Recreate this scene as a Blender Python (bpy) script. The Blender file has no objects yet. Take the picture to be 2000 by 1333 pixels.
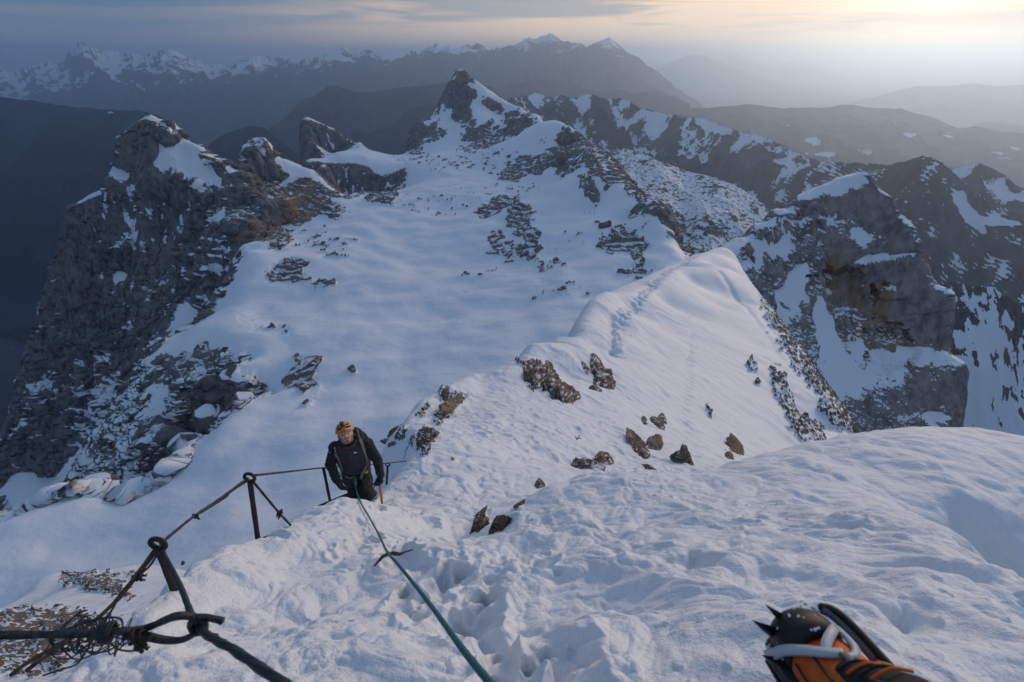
import bpy, bmesh, math, random
import numpy as np
from mathutils import Vector, Matrix, Euler
random.seed(7)
SC = bpy.context.scene
COL = SC.collection
RES = 1.0                                    # terrain grid density
R = math.radians

# ------------------------------------------------------------------ camera
FPX, CU, CV = 1000.0, 1000.0, 666.5          # photograph: 2000 x 1333 pixels
PITCH = R(29.3)
SP, CP = math.sin(PITCH), math.cos(PITCH)
cam_d = bpy.data.cameras.new('camera')
cam_d.sensor_width = 36.0
cam_d.lens = 18.0
cam_d.clip_start = 0.02
cam_d.clip_end = 400000.0
cam_d.dof.use_dof = True
cam_d.dof.focus_distance = 6.0
cam_d.dof.aperture_fstop = 5.6
cam = bpy.data.objects.new('camera', cam_d)
COL.objects.link(cam)
cam.location = (0, 0, 0)
cam.rotation_euler = (math.pi / 2 - PITCH, 0, 0)
SC.camera = cam

# ------------------------------------------------------------------ world, sun, exposure
SUN_AZ, SUN_EL = R(56), R(17)                # azimuth clockwise from +Y (view direction)
SUN = Vector((math.sin(SUN_AZ) * math.cos(SUN_EL), math.cos(SUN_AZ) * math.cos(SUN_EL), math.sin(SUN_EL)))
GLOW = Vector((math.sin(R(35)) * math.cos(R(14)), math.cos(R(35)) * math.cos(R(14)), math.sin(R(14))))
W = bpy.data.worlds.new('World')
SC.world = W
W.use_nodes = True


class NT:
    """tiny node-tree helper"""
    def __init__(s, tree):
        s.t = tree
        s.t.nodes.clear()

    def n(s, typ, ins=None, **kw):
        nd = s.t.nodes.new(typ)
        for k, v in kw.items():
            setattr(nd, k, v)
        for k, v in (ins or {}).items():
            sock = nd.inputs[k]
            if isinstance(v, bpy.types.NodeSocket):
                s.t.links.new(v, sock)
            else:
                sock.default_value = v
        return nd

    def math(s, op, a, b=None, c=None, clamp=False):
        ins = {0: a}
        if b is not None: ins[1] = b
        if c is not None: ins[2] = c
        return s.n('ShaderNodeMath', ins, operation=op, use_clamp=clamp).outputs[0]

    def mix(s, f, a, b, blend='MIX'):
        nd = s.t.nodes.new('ShaderNodeMix')
        nd.data_type = 'RGBA'
        nd.blend_type = blend
        for i, v in ((0, f), (6, a), (7, b)):
            if isinstance(v, bpy.types.NodeSocket): s.t.links.new(v, nd.inputs[i])
            else: nd.inputs[i].default_value = v if i == 0 else (tuple(v) + (1,))[:4]
        return nd.outputs[2]

    def sstep(s, x, lo, hi, a=0.0, b=1.0):
        return s.n('ShaderNodeMapRange', {0: x, 1: lo, 2: hi, 3: a, 4: b}, interpolation_type='SMOOTHSTEP').outputs[0]

    def noise(s, vec, scale, detail=4, rough=.5, dist=0.0):
        return s.n('ShaderNodeTexNoise', {'Vector': vec, 'Scale': scale, 'Detail': detail, 'Roughness': rough, 'Distortion': dist}).outputs[0]

    def vmul(s, vec, xyz):
        return s.n('ShaderNodeVectorMath', {0: vec, 1: xyz}, operation='MULTIPLY').outputs[0]


def build_world():
    g = NT(W.node_tree)
    sky = g.n('ShaderNodeTexSky', sky_type='NISHITA', sun_disc=False)
    sky.sun_elevation = SUN_EL
    sky.sun_rotation = SUN_AZ
    sky.altitude = 2800.0
    sky.air_density, sky.dust_density, sky.ozone_density = 1.0, 2.0, 1.5
    base = g.n('ShaderNodeVectorMath', {0: sky.outputs[0], 'Scale': SKY_STR}, operation='SCALE').outputs[0]
    d = g.n('ShaderNodeTexCoord').outputs['Generated']
    sep = g.n('ShaderNodeSeparateXYZ', {0: d})
    z = sep.outputs[2]
    glow = g.n('ShaderNodeVectorMath', {0: d, 1: tuple(GLOW)}, operation='DOT_PRODUCT').outputs['Value']
    glow = g.math('MAXIMUM', glow, 0.0)
    g1 = g.sstep(glow, .35, 1.0)
    g2 = g.math('POWER', glow, 250.0)
    # high veil: grey-mauve away from the sun, cream towards it
    veil = g.mix(g1, VEIL_A, VEIL_B)
    # streaks of cloud, stretched along the horizon
    st = g.noise(g.vmul(d, (2.6, 2.6, 48.0)), 1.0, 6, .58, .5)
    st2 = g.noise(g.vmul(d, (1.1, 1.1, 20.0)), 1.0, 4, .5, .3)
    band = g.sstep(g.math('ADD', g.math('MULTIPLY', st, .6), g.math('MULTIPLY', st2, .4)), .455, .555)
    up = g.sstep(z, .010, .06)
    dark = g.mix(g1, (.085, .19, .31), (.46, .43, .42))
    streak = g.mix(band, dark, veil)
    cl = g.mix(g.math('MULTIPLY', up, .85), veil, streak)
    # unseen bright cloud deck, added overhead as soft fill light, blue sky between
    deck = g.noise(g.vmul(d, (2.2, 2.2, 3.0)), 1.0, 5, .55)
    high = g.mix(g.math('MULTIPLY', g.sstep(deck, .30, .62), DECK), base, DECK_COL)
    low = g.sstep(z, .16, .42, 1.0, 0.0)
    fac = g.math('MULTIPLY', low, .9)
    col = g.mix(fac, high, cl)
    lobe = g.n('ShaderNodeVectorMath', {0: VEIL_C, 'Scale': g2}, operation='SCALE').outputs[0]
    col = g.n('ShaderNodeVectorMath', {0: col, 1: lobe}, operation='ADD').outputs[0]     # the veiled sun's aureole
    bg = g.n('ShaderNodeBackground', {0: col, 1: 1.0})
    out = g.n('ShaderNodeOutputWorld', {0: bg.outputs[0]})


SKY_STR = 0.15
DECK, DECK_COL = .85, (.28, .385, .57)
VEIL_A, VEIL_B, VEIL_C = (.190, .225, .310), (1.30, .94, .64), (40.0, 27.5, 17.0)
build_world()
sun_d = bpy.data.lights.new('sun', 'SUN')
sun_d.energy = 0.5
sun_d.angle = R(24)
sun_d.color = (1.0, .88, .74)
sun = bpy.data.objects.new('sun', sun_d)
COL.objects.link(sun)
sun.rotation_euler = SUN.to_track_quat('Z', 'Y').to_euler()
vs = SC.view_settings
vs.view_transform = 'Standard'
vs.look = 'None'
vs.exposure = -0.10
vs.gamma = 1.0
SC.cycles.max_bounces = 6
SC.cycles.diffuse_bounces = 3
SC.cycles.volume_bounces = 4
SC.cycles.transparent_max_bounces = 8


# ------------------------------------------------------------------ helpers
def tag(o, label=None, cat=None, group=None, kind=None):
    if label: o['label'] = label
    if cat: o['category'] = cat
    if group: o['group'] = group
    if kind: o['kind'] = kind
    return o


def empty(name, loc=(0, 0, 0)):
    o = bpy.data.objects.new(name, None)
    o.empty_display_size = .1
    o.location = loc
    COL.objects.link(o)
    return o


def P(u, v, d):
    """world point seen at photo pixel (u, v) at depth d along the optical axis"""
    x = (u - CU) / FPX
    y = (CV - v) / FPX
    return Vector((x * d, (CP + SP * y) * d, (-SP + CP * y) * d))


def Pa(a):
    """the same for a list of (u, v, depth)"""
    a = np.asarray(a, float)
    x = (a[:, 0] - CU) / FPX
    y = (CV - a[:, 1]) / FPX
    d = a[:, 2]
    return np.stack([x * d, (CP + SP * y) * d, (-SP + CP * y) * d], 1)


def proj(X, Y, Z):
    """photo pixel of world points"""
    d = Y * CP - Z * SP
    up = Y * SP + Z * CP
    d = np.maximum(d, 1e-3)
    return CU + FPX * X / d, CV - FPX * up / d


rng = np.random.RandomState(11)
PERM = rng.permutation(256).astype(np.int32)
PERM = np.concatenate([PERM, PERM])
ang = rng.rand(256) * 2 * np.pi
G2 = np.stack([np.cos(ang), np.sin(ang)], 1).astype(np.float32)
g3 = rng.randn(256, 3)
G3 = (g3 / np.linalg.norm(g3, axis=1, keepdims=True)).astype(np.float32)


def n2(x, y):
    x = np.asarray(x, np.float32); y = np.asarray(y, np.float32)
    fx0 = np.floor(x); fy0 = np.floor(y)
    ix = fx0.astype(np.int32) & 255; iy = fy0.astype(np.int32) & 255
    fx = x - fx0; fy = y - fy0
    u = fx * fx * fx * (fx * (fx * 6 - 15) + 10); v = fy * fy * fy * (fy * (fy * 6 - 15) + 10)
    def gr(i, j):
        g = G2[PERM[PERM[(ix + i) & 255] + ((iy + j) & 255)]]
        return g[..., 0] * (fx - i) + g[..., 1] * (fy - j)
    a = gr(0, 0); b = gr(1, 0); c = gr(0, 1); d = gr(1, 1)
    l = a + u * (b - a)
    return (l + v * (c + u * (d - c) - l)) * 1.45


def n3(x, y, z):
    x = np.asarray(x, np.float32); y = np.asarray(y, np.float32); z = np.asarray(z, np.float32)
    fx0 = np.floor(x); fy0 = np.floor(y); fz0 = np.floor(z)
    ix = fx0.astype(np.int32) & 255; iy = fy0.astype(np.int32) & 255; iz = fz0.astype(np.int32) & 255
    fx = x - fx0; fy = y - fy0; fz = z - fz0
    s = lambda t: t * t * t * (t * (t * 6 - 15) + 10)
    u, v, w = s(fx), s(fy), s(fz)
    def gr(i, j, k):
        g = G3[PERM[PERM[PERM[(ix + i) & 255] + ((iy + j) & 255)] + ((iz + k) & 255)]]
        return g[..., 0] * (fx - i) + g[..., 1] * (fy - j) + g[..., 2] * (fz - k)
    def pl(k):
        a = gr(0, 0, k); a = a + u * (gr(1, 0, k) - a)
        b = gr(0, 1, k); b = b + u * (gr(1, 1, k) - b)
        return a + v * (b - a)
    a = pl(0)
    return (a + w * (pl(1) - a)) * 1.5


def fbm2(x, y, o=5, gain=.5, lac=2.03):
    s = 0; a = 1.0; t = 0
    for i in range(o):
        s = s + a * n2(x + 17.3 * i, y - 9.1 * i); t += a
        a *= gain; x = x * lac; y = y * lac
    return s / t * 1.6


def ridged2(x, y, o=5, gain=.55, lac=2.07):
    s = 0; a = 1.0; t = 0; w = 1.0
    for i in range(o):
        r = 1 - np.abs(n2(x + 31.7 * i, y + 5.9 * i)) * 1.6
        r = r * r * w
        w = np.clip(r * 1.6, 0, 1)
        s = s + a * r; t += a
        a *= gain; x = x * lac; y = y * lac
    return s / t


def fbm3(x, y, z, o=4, gain=.5, lac=2.05, ridge=False):
    s = 0; a = 1.0; t = 0
    for i in range(o):
        q = n3(x + 13.1 * i, y - 7.7 * i, z + 3.3 * i)
        if ridge: q = 1 - 2.2 * np.abs(q)
        s = s + a * q; t += a
        a *= gain; x = x * lac; y = y * lac; z = z * lac
    return s / t * (1.0 if ridge else 1.6)


def sst(x, a, b):
    t = np.clip((x - a) / (b - a), 0, 1)
    return t * t * (3 - 2 * t)


def grid_normals(V):
    a = np.gradient(V, axis=0); b = np.gradient(V, axis=1)
    n = np.cross(b, a)
    n /= np.linalg.norm(n, axis=2, keepdims=True) + 1e-12
    n[n[..., 2] < 0] *= -1
    return n


def grid_mesh(name, V, mat, attrs=None, keep=None, flip=True):
    na, nr = V.shape[:2]
    idx = np.arange(na * nr).reshape(na, nr)
    q = np.stack([idx[:-1, :-1], idx[:-1, 1:], idx[1:, 1:], idx[1:, :-1]], -1).reshape(-1, 4)
    if flip: q = q[:, ::-1]
    verts = V.reshape(-1, 3).astype(np.float32)
    if keep is not None:
        kf = (keep[:-1, :-1] | keep[:-1, 1:] | keep[1:, 1:] | keep[1:, :-1]).reshape(-1)
        q = q[kf]
        used = np.unique(q)
        remap = np.full(na * nr, -1); remap[used] = np.arange(len(used))
        q = remap[q]; verts = verts[used]
        attrs = {k: a.reshape(-1)[used] for k, a in (attrs or {}).items()}
    me = bpy.data.meshes.new(name)
    me.vertices.add(len(verts)); me.vertices.foreach_set('co', verts.ravel())
    me.loops.add(q.size); me.loops.foreach_set('vertex_index', q.ravel().astype(np.int32))
    me.polygons.add(len(q))
    me.polygons.foreach_set('loop_start', np.arange(0, q.size, 4, dtype=np.int32))
    me.polygons.foreach_set('loop_total', np.full(len(q), 4, np.int32))
    me.update(calc_edges=True)
    me.polygons.foreach_set('use_smooth', np.ones(len(q), bool))
    for k, a in (attrs or {}).items():
        at = me.attributes.new(k, 'FLOAT', 'POINT')
        at.data.foreach_set('value', np.asarray(a, np.float32).ravel())
    me.materials.append(mat)
    o = bpy.data.objects.new(name, me)
    COL.objects.link(o)
    return o


class Field:
    """terrain through control points: elevation ratio z/r over (azimuth, ln r), a scale-free coordinate"""
    def __init__(s, c=.02, lam=1e-5, lim=6.0):
        s.lim = lim
        s.p = []; s.c = c; s.lam = lam; s.bk = []

    def add(s, pts):
        for q in Pa(pts): s.p.append(q)

    def w(s, pts):
        for q in pts: s.p.append(np.array(q, float))

    def line(s, pts, step=.03, backs=(), fronts=()):
        """polyline of (u, v, d); backs = ((fraction further, slope down), ...) drops the far side"""
        A = Pa(pts)
        out = []
        for a, b in zip(A[:-1], A[1:]):
            ra = math.hypot(a[0], a[1]); L = np.linalg.norm(b - a) / ra
            k = max(1, int(L / step))
            for i in range(k): out.append(a + (b - a) * i / k)
        out.append(A[-1])
        for q in out:
            s.p.append(q)
            r = math.hypot(q[0], q[1])
            d = q[1] * CP - q[2] * SP
            u, v = CU + FPX * q[0] / d, CV - FPX * (q[1] * SP + q[2] * CP) / d
            for f, dv in fronts: s.p.append(np.array(P(u, v + dv, d * (1 - f))))
            for f, sl in backs:
                s.bk.append(np.array([q[0] * (1 + f), q[1] * (1 + f), q[2] - sl * r * f]))

    def solve(s):
        def coords(p):
            A = np.array(p)
            r = np.hypot(A[:, 0], A[:, 1])
            return np.stack([np.arctan2(A[:, 0], A[:, 1]), np.log(r)], 1), A[:, 2] / r
        Q, t = coords(s.p)
        keep = []
        for i in range(len(Q)):
            if not keep or ((Q[keep] - Q[i]) ** 2).sum(1).min() > .006 ** 2: keep.append(i)
        Q, t = Q[keep], t[keep]
        if s.bk:                                  # far-side points give way to the terrain they would collide with
            Qb, tb = coords(s.bk)
            for q, tt in zip(Qb, tb):
                dd = np.sqrt(((Q - q) ** 2).sum(1))
                if dd.min() > .012 and (np.abs(t - tt) / (dd + .01)).max() < s.lim:
                    Q = np.vstack([Q, q]); t = np.append(t, tt)
        n = len(Q)
        D = np.sqrt(((Q[:, None] - Q[None]) ** 2).sum(2) + s.c ** 2)
        M = np.zeros((n + 3, n + 3))
        M[:n, :n] = -D + s.lam * np.eye(n)
        M[:n, n] = 1; M[:n, n + 1:] = Q; M[n, :n] = 1; M[n + 1:, :n] = Q.T
        s.wt = np.linalg.solve(M, np.concatenate([t, [0, 0, 0]]))
        s.Q = Q
        return s

    def raw(s, az, lr):
        out = np.zeros(len(az), np.float32)
        n = len(s.Q); Q = s.Q.astype(np.float32); w = s.wt.astype(np.float32)
        for i in range(0, len(az), 20000):
            a = az[i:i + 20000]; l = lr[i:i + 20000]
            D = (a[:, None] - Q[None, :, 0]) ** 2
            D += (l[:, None] - Q[None, :, 1]) ** 2
            D += s.c ** 2
            np.sqrt(D, out=D)
            out[i:i + 20000] = -(D @ w[:n]) + w[n] + w[n + 1] * a + w[n + 2] * l
        return out

    def ev(s, az, lr, k=3):
        """evaluate on every k-th node of the grid, then cubic in between"""
        a, l = az[:, 0], lr[0]
        def coarse(x):
            m = (len(x) - 1) // k + 1
            d = (x[-1] - x[0]) / (len(x) - 1) * k
            return x[0] + d * np.arange(-1, m + 3)
        ca, cl = coarse(a), coarse(l)
        GA, GL = np.meshgrid(ca, cl, indexing='ij')
        T = s.raw(GA.ravel().astype(np.float32), GL.ravel().astype(np.float32)).reshape(GA.shape).astype(np.float64)
        def up(T, n):
            p = np.arange(n) / k
            i = np.floor(p).astype(int); f = (p - i)[:, None]
            A, B, C, D = T[i], T[i + 1], T[i + 2], T[i + 3]
            return .5 * (2 * B + (C - A) * f + (2 * A - 5 * B + 4 * C - D) * f ** 2 + (3 * B - A - 3 * C + D) * f ** 3)
        return up(up(T, len(a)).T, len(l)).T


def polar(az0, az1, na, r0, r1, nr):
    na, nr = int(na * RES), int(nr * RES)
    az = np.linspace(R(az0), R(az1), na); lr = np.linspace(math.log(r0), math.log(r1), nr)
    AZ, LR = np.meshgrid(az, lr, indexing='ij')
    r = np.exp(LR)
    return AZ, LR, r, r * np.sin(AZ), r * np.cos(AZ)


def paint(U, V, D, blobs, wob=None):
    """sum of soft elliptical patches (u, v, ru, rv, rotation deg, value[, dmin, dmax])"""
    s = np.zeros(U.shape, np.float32)
    for b in blobs:
        u, v, ru, rv, ro, val = b[:6]
        c, sn = math.cos(R(ro)), math.sin(R(ro))
        du, dv = U - u, V - v
        if wob is not None:
            du = du + wob[0] * ru * .6; dv = dv + wob[1] * rv * .6
        a = (du * c + dv * sn) / ru; e = (-du * sn + dv * c) / rv
        k = 1 - sst(a * a + e * e, .45, 1.35)
        if len(b) > 6: k = k * (D > b[6]) * (D < b[7])
        s = s + k * val
    return s


def alpine(name, rock1=(.17, .155, .15), rock2=(.09, .085, .085), ochre=(.22, .12, .055), scale=1.0,
           snow=(.80, .83, .87), fine=.25, bump=.5, streak=(1, 1, .25), edge=.10, sbump=.15, grain=0.0):
    """rock and snow: the mesh attribute 'snow' says where snow lies, fine noise frays its edge; scale = metres per grain"""
    m = bpy.data.materials.new(name)
    m.use_nodes = True
    g = NT(m.node_tree)
    co = g.n('ShaderNodeTexCoord').outputs['Object']
    s = 1.0 / scale
    at = g.n('ShaderNodeAttribute', attribute_name='snow').outputs['Fac']
    oc = g.n('ShaderNodeAttribute', attribute_name='ochre').outputs['Fac']
    nf = g.noise(co, s * .35, 9, .70)
    fac = g.math('ADD', at, g.math('MULTIPLY', g.math('SUBTRACT', nf, .5), fine))
    fac = g.sstep(fac, .5 - edge, .5 + edge)
    rv = g.vmul(co, streak)
    r1 = g.noise(rv, s * .25, 8, .65, .3)
    r2 = g.noise(co, s * .035, 3, .5)
    rock = g.mix(g.sstep(r1, .34, .66), rock2, rock1)
    rock = g.mix(g.math('MULTIPLY', g.sstep(r2, .45, .70), .45), rock, tuple(c * k for c, k in zip(rock1, (1.25, 1.12, .95))))
    oc2 = g.math('MULTIPLY', oc, g.sstep(g.noise(rv, s * .08, 5, .6), .30, .62))
    rock = g.mix(oc2, rock, ochre)
    sn = g.mix(g.math('MULTIPLY', g.noise(co, s * .02, 3), .5), snow, tuple(c * .94 for c in snow))
    col = g.mix(fac, rock, sn)
    rough = g.n('ShaderNodeMapRange', {0: fac, 3: .92, 4: .62}).outputs[0]
    bn = g.math('ADD', g.math('MULTIPLY', r1, g.math('SUBTRACT', 1.0, fac)),
                g.math('MULTIPLY', g.noise(co, s * .8, 5, .6), g.math('MULTIPLY', fac, sbump)))
    bp = g.n('ShaderNodeBump', {'Strength': bump, 'Distance': scale * 1.2, 'Height': bn})
    nrm = bp.outputs[0]
    if grain:                                  # crystals and crumbs of the crust
        gn = g.math('ADD', g.noise(co, 38.0, 4, .7), g.math('MULTIPLY', g.noise(co, 150.0, 2, .6), .5))
        nrm = g.n('ShaderNodeBump', {'Strength': grain, 'Distance': .012, 'Height': gn, 'Normal': nrm}).outputs[0]
    b = g.n('ShaderNodeBsdfPrincipled', {'Base Color': col, 'Roughness': rough, 'Normal': nrm, 'Specular IOR Level': .25})
    g.n('ShaderNodeOutputMaterial', {0: b.outputs[0]})
    return m
# ------------------------------------------------------------------ terrain
M_NEAR = None


def near_ridge():
    """the snow under the camera and the corniced ridge below it (0.4 m to 190 m)"""
    f = Field(c=.018, lam=.01, lim=4.0)
    # snow in front of the camera
    f.add([(1000, 1333, 1.12), (700, 1333, 1.22), (400, 1333, 1.3), (200, 1333, 1.3), (0, 1333, 1.3), (1300, 1333, .98), (1500, 1333, .90),
           (1000, 1200, 1.72), (1000, 1100, 2.35), (1000, 1050, 2.9), (1200, 1200, 1.5), (1200, 1050, 2.55), (1200, 1000, 3.0), (700, 1200, 2.0), (700, 1100, 2.95), (850, 1150, 2.3),
           (750, 1040, 4.0), (715, 994, 5.95), (640, 1060, 3.3), (850, 1060, 3.3), (850, 1000, 5.3), (800, 962, 6.7), (763, 1088, 2.85), (750, 984, 6.2), (900, 1000, 5.6), (560, 1100, 2.9),
           (500, 1150, 2.4), (400, 1200, 2.0), (600, 1200, 1.95), (1500, 1050, 2.25), (1500, 950, 3.45), (1350, 970, 3.3), (1400, 1150, 1.55),
           (1600, 1255, .93), (1750, 1333, .80), (1800, 1180, 1.2), (1800, 1000, 2.45), (1700, 920, 3.7), (1880, 1060, 2.0), (1900, 940, 3.3),
           (1960, 1080, 2.9), (1990, 1140, 2.7), (2100, 1150, 3.0), (2060, 1240, 2.0), (2000, 950, 3.4), (2100, 900, 4.0),
           (1930, 1160, 1.35), (2000, 1310, .95), (2200, 1333, .9)])
    f.w([(0, .1, -.98), (.4, .1, -.86), (-.5, .1, -1.02), (1.2, .15, -.8), (-1.2, .2, -1.2), (.6, -.3, -.85), (-.6, -.3, -1.0)])
    drop = ((.25, 2.2), (.8, 1.7))
    f.line([(-250, 1330, 1.5), (0, 1312, 1.45), (130, 1272, 1.62), (225, 1197, 1.95), (300, 1133, 2.25), (380, 1082, 2.75), (445, 1060, 3.1)], .05, drop)
    f.line([(445, 1060, 3.1), (500, 1046, 3.5), (560, 1012, 4.1), (605, 996, 4.7), (650, 988, 5.5)], .05, ((.25, 2.0), (.8, 1.5)))
    f.line([(650, 988, 5.5), (675, 988, 5.9), (700, 984, 6.2), (735, 968, 6.7), (765, 920, 7.8), (790, 890, 8.6)], .05, ((.3, 1.5), (1.0, 1.5)))
    # hump on the right, its own skyline
    hb = ((.10, 1.3), (.35, 1.25))
    f.line([(925, 1056, 3.6), (960, 1012, 3.7), (1010, 985, 3.75), (1060, 946, 3.9), (1150, 925, 4.0), (1300, 917, 4.1), (1380, 916, 4.2), (1480, 890, 4.6),
            (1600, 870, 5.0), (1700, 856, 5.3), (1770, 850, 5.4), (1890, 843, 5.4), (2000, 862, 5.0), (2300, 900, 4.6)], .06, hb)
    # sunlit face of the ridge
    f.add([(850, 885, 8.2), (900, 855, 10.2), (950, 940, 7.4), (1000, 805, 16), (1000, 880, 10.3), (1100, 850, 14.5), (1100, 905, 11.5), (1200, 800, 22), (1200, 880, 15), (1300, 850, 21),
           (1400, 850, 27), (1300, 700, 45), (1200, 700, 37), (1100, 740, 28), (1030, 770, 21.5), (1400, 750, 39), (1400, 600, 82), (1300, 600, 74), (1330, 540, 105), (1500, 750, 49),
           (1500, 830, 37), (1600, 840, 46), (1560, 880, 36)])
    # crest, near to far
    f.line([(790, 890, 8.6), (830, 868, 10), (880, 836, 13), (912, 800, 17), (938, 765, 21.5), (943, 738, 24)], .04)
    cb = ((.05, .9), (.25, 1.35), (.7, 1.2))
    f.line([(943, 728, 24), (1000, 712, 28.5), (1018, 684, 31.5), (1045, 692, 33), (1075, 669, 37.5), (1108, 669, 41)], .03, cb)
    f.line([(1108, 669, 41), (1118, 645, 46), (1128, 618, 52.5), (1142, 594, 60), (1180, 574, 71)], .03, ((.06, .9), (.2, 1.2)))
    f.add([(1200, 640, 50.5), (1220, 605, 63), (1250, 620, 61), (1300, 650, 56), (1260, 575, 78), (1350, 560, 93), (1350, 620, 72), (1420, 585, 90), (1410, 540, 112), (1400, 680, 56), (1180, 650, 46), (1165, 690, 38.5), (1460, 600, 90), (1480, 680, 64)])
    f.line([(1180, 574, 71), (1250, 545, 88), (1310, 514, 110), (1350, 498, 124), (1385, 494, 132), (1420, 502, 134), (1450, 522, 129), (1500, 596, 104), (1540, 650, 90),
            (1580, 702, 78), (1620, 760, 66), (1660, 820, 57), (1690, 872, 51), (1720, 930, 45)], .03, ((.05, .8), (.25, 1.6), (.7, 1.6)), ((.07, 7), (.2, 22)))
    # shadowed slope left of the crest
    f.line([(748, 872, 13), (800, 815, 17.5), (850, 775, 21.5), (905, 733, 25.5), (943, 728, 24)], .05, ((.15, 1.8), (.6, 1.4)))
    f.add([(800, 862, 11.5), (850, 820, 15.5), (890, 780, 20)])
    # rocky shoulder low on the left
    f.add([(190, 1145, 20), (80, 1250, 12), (40, 1300, 10), (10, 1215, 20), (220, 1200, 13), (150, 1200, 14.5), (-150, 1250, 14), (-150, 1333, 9)])
    f.line([(-200, 1260, 19), (0, 1203, 23), (75, 1124, 27), (140, 1116, 27), (220, 1117, 26), (330, 1108, 24), (420, 1120, 20)], .06, ((.15, 1.6), (.7, 1.5), (2.0, 1.3)))
    # the hidden side falls away steeply under the line of sight
    f.add([(0, 1360, 42), (100, 1310, 46), (200, 1270, 50), (300, 1230, 54), (400, 1190, 58), (500, 1140, 60), (600, 1090, 60), (660, 1060, 42), (720, 1030, 40), (0, 1400, 90), (200, 1350, 95), (350, 1290, 100), (500, 1210, 110), (640, 1150, 110), (740, 1090, 80),
           (0, 1420, 190), (300, 1320, 190), (600, 1220, 190), (850, 1120, 190), (1050, 1010, 190), (500, 1130, 25), (600, 1070, 22), (400, 1160, 32)])
    f.solve()
    AZ, LR, r, X, Y = polar(-66, 66, 1150, .42, 200, 1300)
    Z = f.ev(AZ, LR) * r
    U, V = proj(X, Y, Z)
    D = Y * CP - Z * SP
    B = np.stack([X, Y, Z], -1)
    nz = grid_normals(B)[..., 2]
    # lumps: kicked and wind-worn snow near by, fine rime on the sunlit face, smooth further out
    h = np.zeros_like(Z)
    wx, wy = X + .1 * fbm2(X * 2, Y * 2, 2), Y + .1 * fbm2(X * 2 + 9, Y * 2, 2)
    for lam, amp in ((3.2, .09), (1.5, .075), (.75, .055), (.36, .040), (.17, .022), (.08, .010), (.04, .004)):
        k = sst(r, lam * .25, lam * .9) * (1 - sst(r, lam * 22, lam * 60))
        q = n2(wx / lam + 3.7 * lam, wy / lam)
        q = np.where(q > 0, q * .7, q * 1.25) if lam > .6 else 1.9 * np.abs(q) - .75   # small scales: pillowy clods
        h += amp * q * k
    h *= 1 - .6 * np.exp(-(((U - 700) / 60) ** 2 + ((V - 985) / 30) ** 2))       # packed where he kneels
    h *= 1 - .42 * sst(r, 2.0, 3.4) * (1 - sst(r, 5.6, 6.5)) * sst(X, -.6, .6)   # smoother wind crust on the hump
    # deep steps and holes kicked near the stance
    for (u, v, d, rad, dep) in ((1370, 1090, 1.95, .07, .07), (1285, 995, 2.9, .13, .05), (1560, 1120, 1.6, .16, .06), (1740, 1170, 1.25, .10, .05), (1650, 1160, 1.35, .08, .06),
                                (1130, 1150, 1.9, .22, .09), (1490, 1165, 1.45, .07, .05), (900, 1215, 1.75, .25, .08), (760, 1130, 2.6, .2, .07), (1250, 1170, 1.7, .13, .06), (1850, 1180, 1.2, .12, .06),
                                (1040, 1060, 2.75, .12, .07), (640, 1165, 2.2, .2, .06), (1620, 985, 2.9, .2, .05), (1000, 1260, 1.45, .2, .07), (1330, 1250, 1.2, .15, .05)):
        q = P(u, v, d)
        e = ((X - q.x + .05 * n2(X * 9, Y * 9)) ** 2 + (Y - q.y + .05 * n2(X * 9 + 5, Y * 9)) ** 2) / rad ** 2
        h -= dep * np.exp(-e * e)
    rd = random.Random(5)
    for k in range(46):                       # crampon and boot holes along the rope
        t = rd.random()
        u, v, d = 700 + 330 * t ** 1.3 + rd.gauss(0, 70), 985 + 330 * t, 5.9 * (1 - t) ** 1.5 + 1.15
        q = P(u, v, d)
        rad, dep = rd.uniform(.045, .085), rd.uniform(.03, .07)
        dx = (X - q.x + .05 * n2(X * 12, Y * 12)) * rd.uniform(.7, 1.3); dy = (Y - q.y) * rd.uniform(.45, .8) + .05 * n2(X * 12 + 5, Y * 12)
        e = (dx * dx + dy * dy) / rad ** 2
        h += dep * (.30 * np.exp(-((np.sqrt(e) - 1.35) / .3) ** 2) - np.exp(-e ** 2.5))
    for (u, v, d, rad, dep) in ((2020, 1130, 2.7, .42, .55), (1985, 1060, 2.9, .25, .25), (1975, 1190, 2.0, .22, .25)):
        q = P(u, v, d)
        e = ((X - q.x + .1 * n2(X * 4, Y * 4)) ** 2 + (Y - q.y + .1 * n2(X * 4 + 5, Y * 4)) ** 2) / rad ** 2
        h -= dep * np.exp(-e * e)
    crumb = sst(n2(X / .055 + 3, Y / .055), .42, .62) * sst(fbm2(X / .7, Y / .7, 3), .0, .35) * (1 - sst(r, 2.6, 4.2))
    h += .011 * crumb
    # rime: small scales on the face
    face = sst(r, 6.5, 9) * (1 - sst(r, 40, 90)) * sst(U, 780, 900)
    for lam, amp in ((2.2, .10), (.8, .06), (.36, .035), (.16, .018)):
        k = (1 - sst(r, lam * 26, lam * 70))
        h += face * k * amp * (ridged2((X + .4 * Y) / lam, (Y - .2 * X) / (lam * 1.9) + 3 * lam, 2) - .55)
    sas = sst(r, 25, 60)
    h += sas * (.15 * fbm2(X / 16, Y / 22, 3) + .022 * fbm2((X + Y) / 1.8, (X - Y) / 5, 3))
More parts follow.
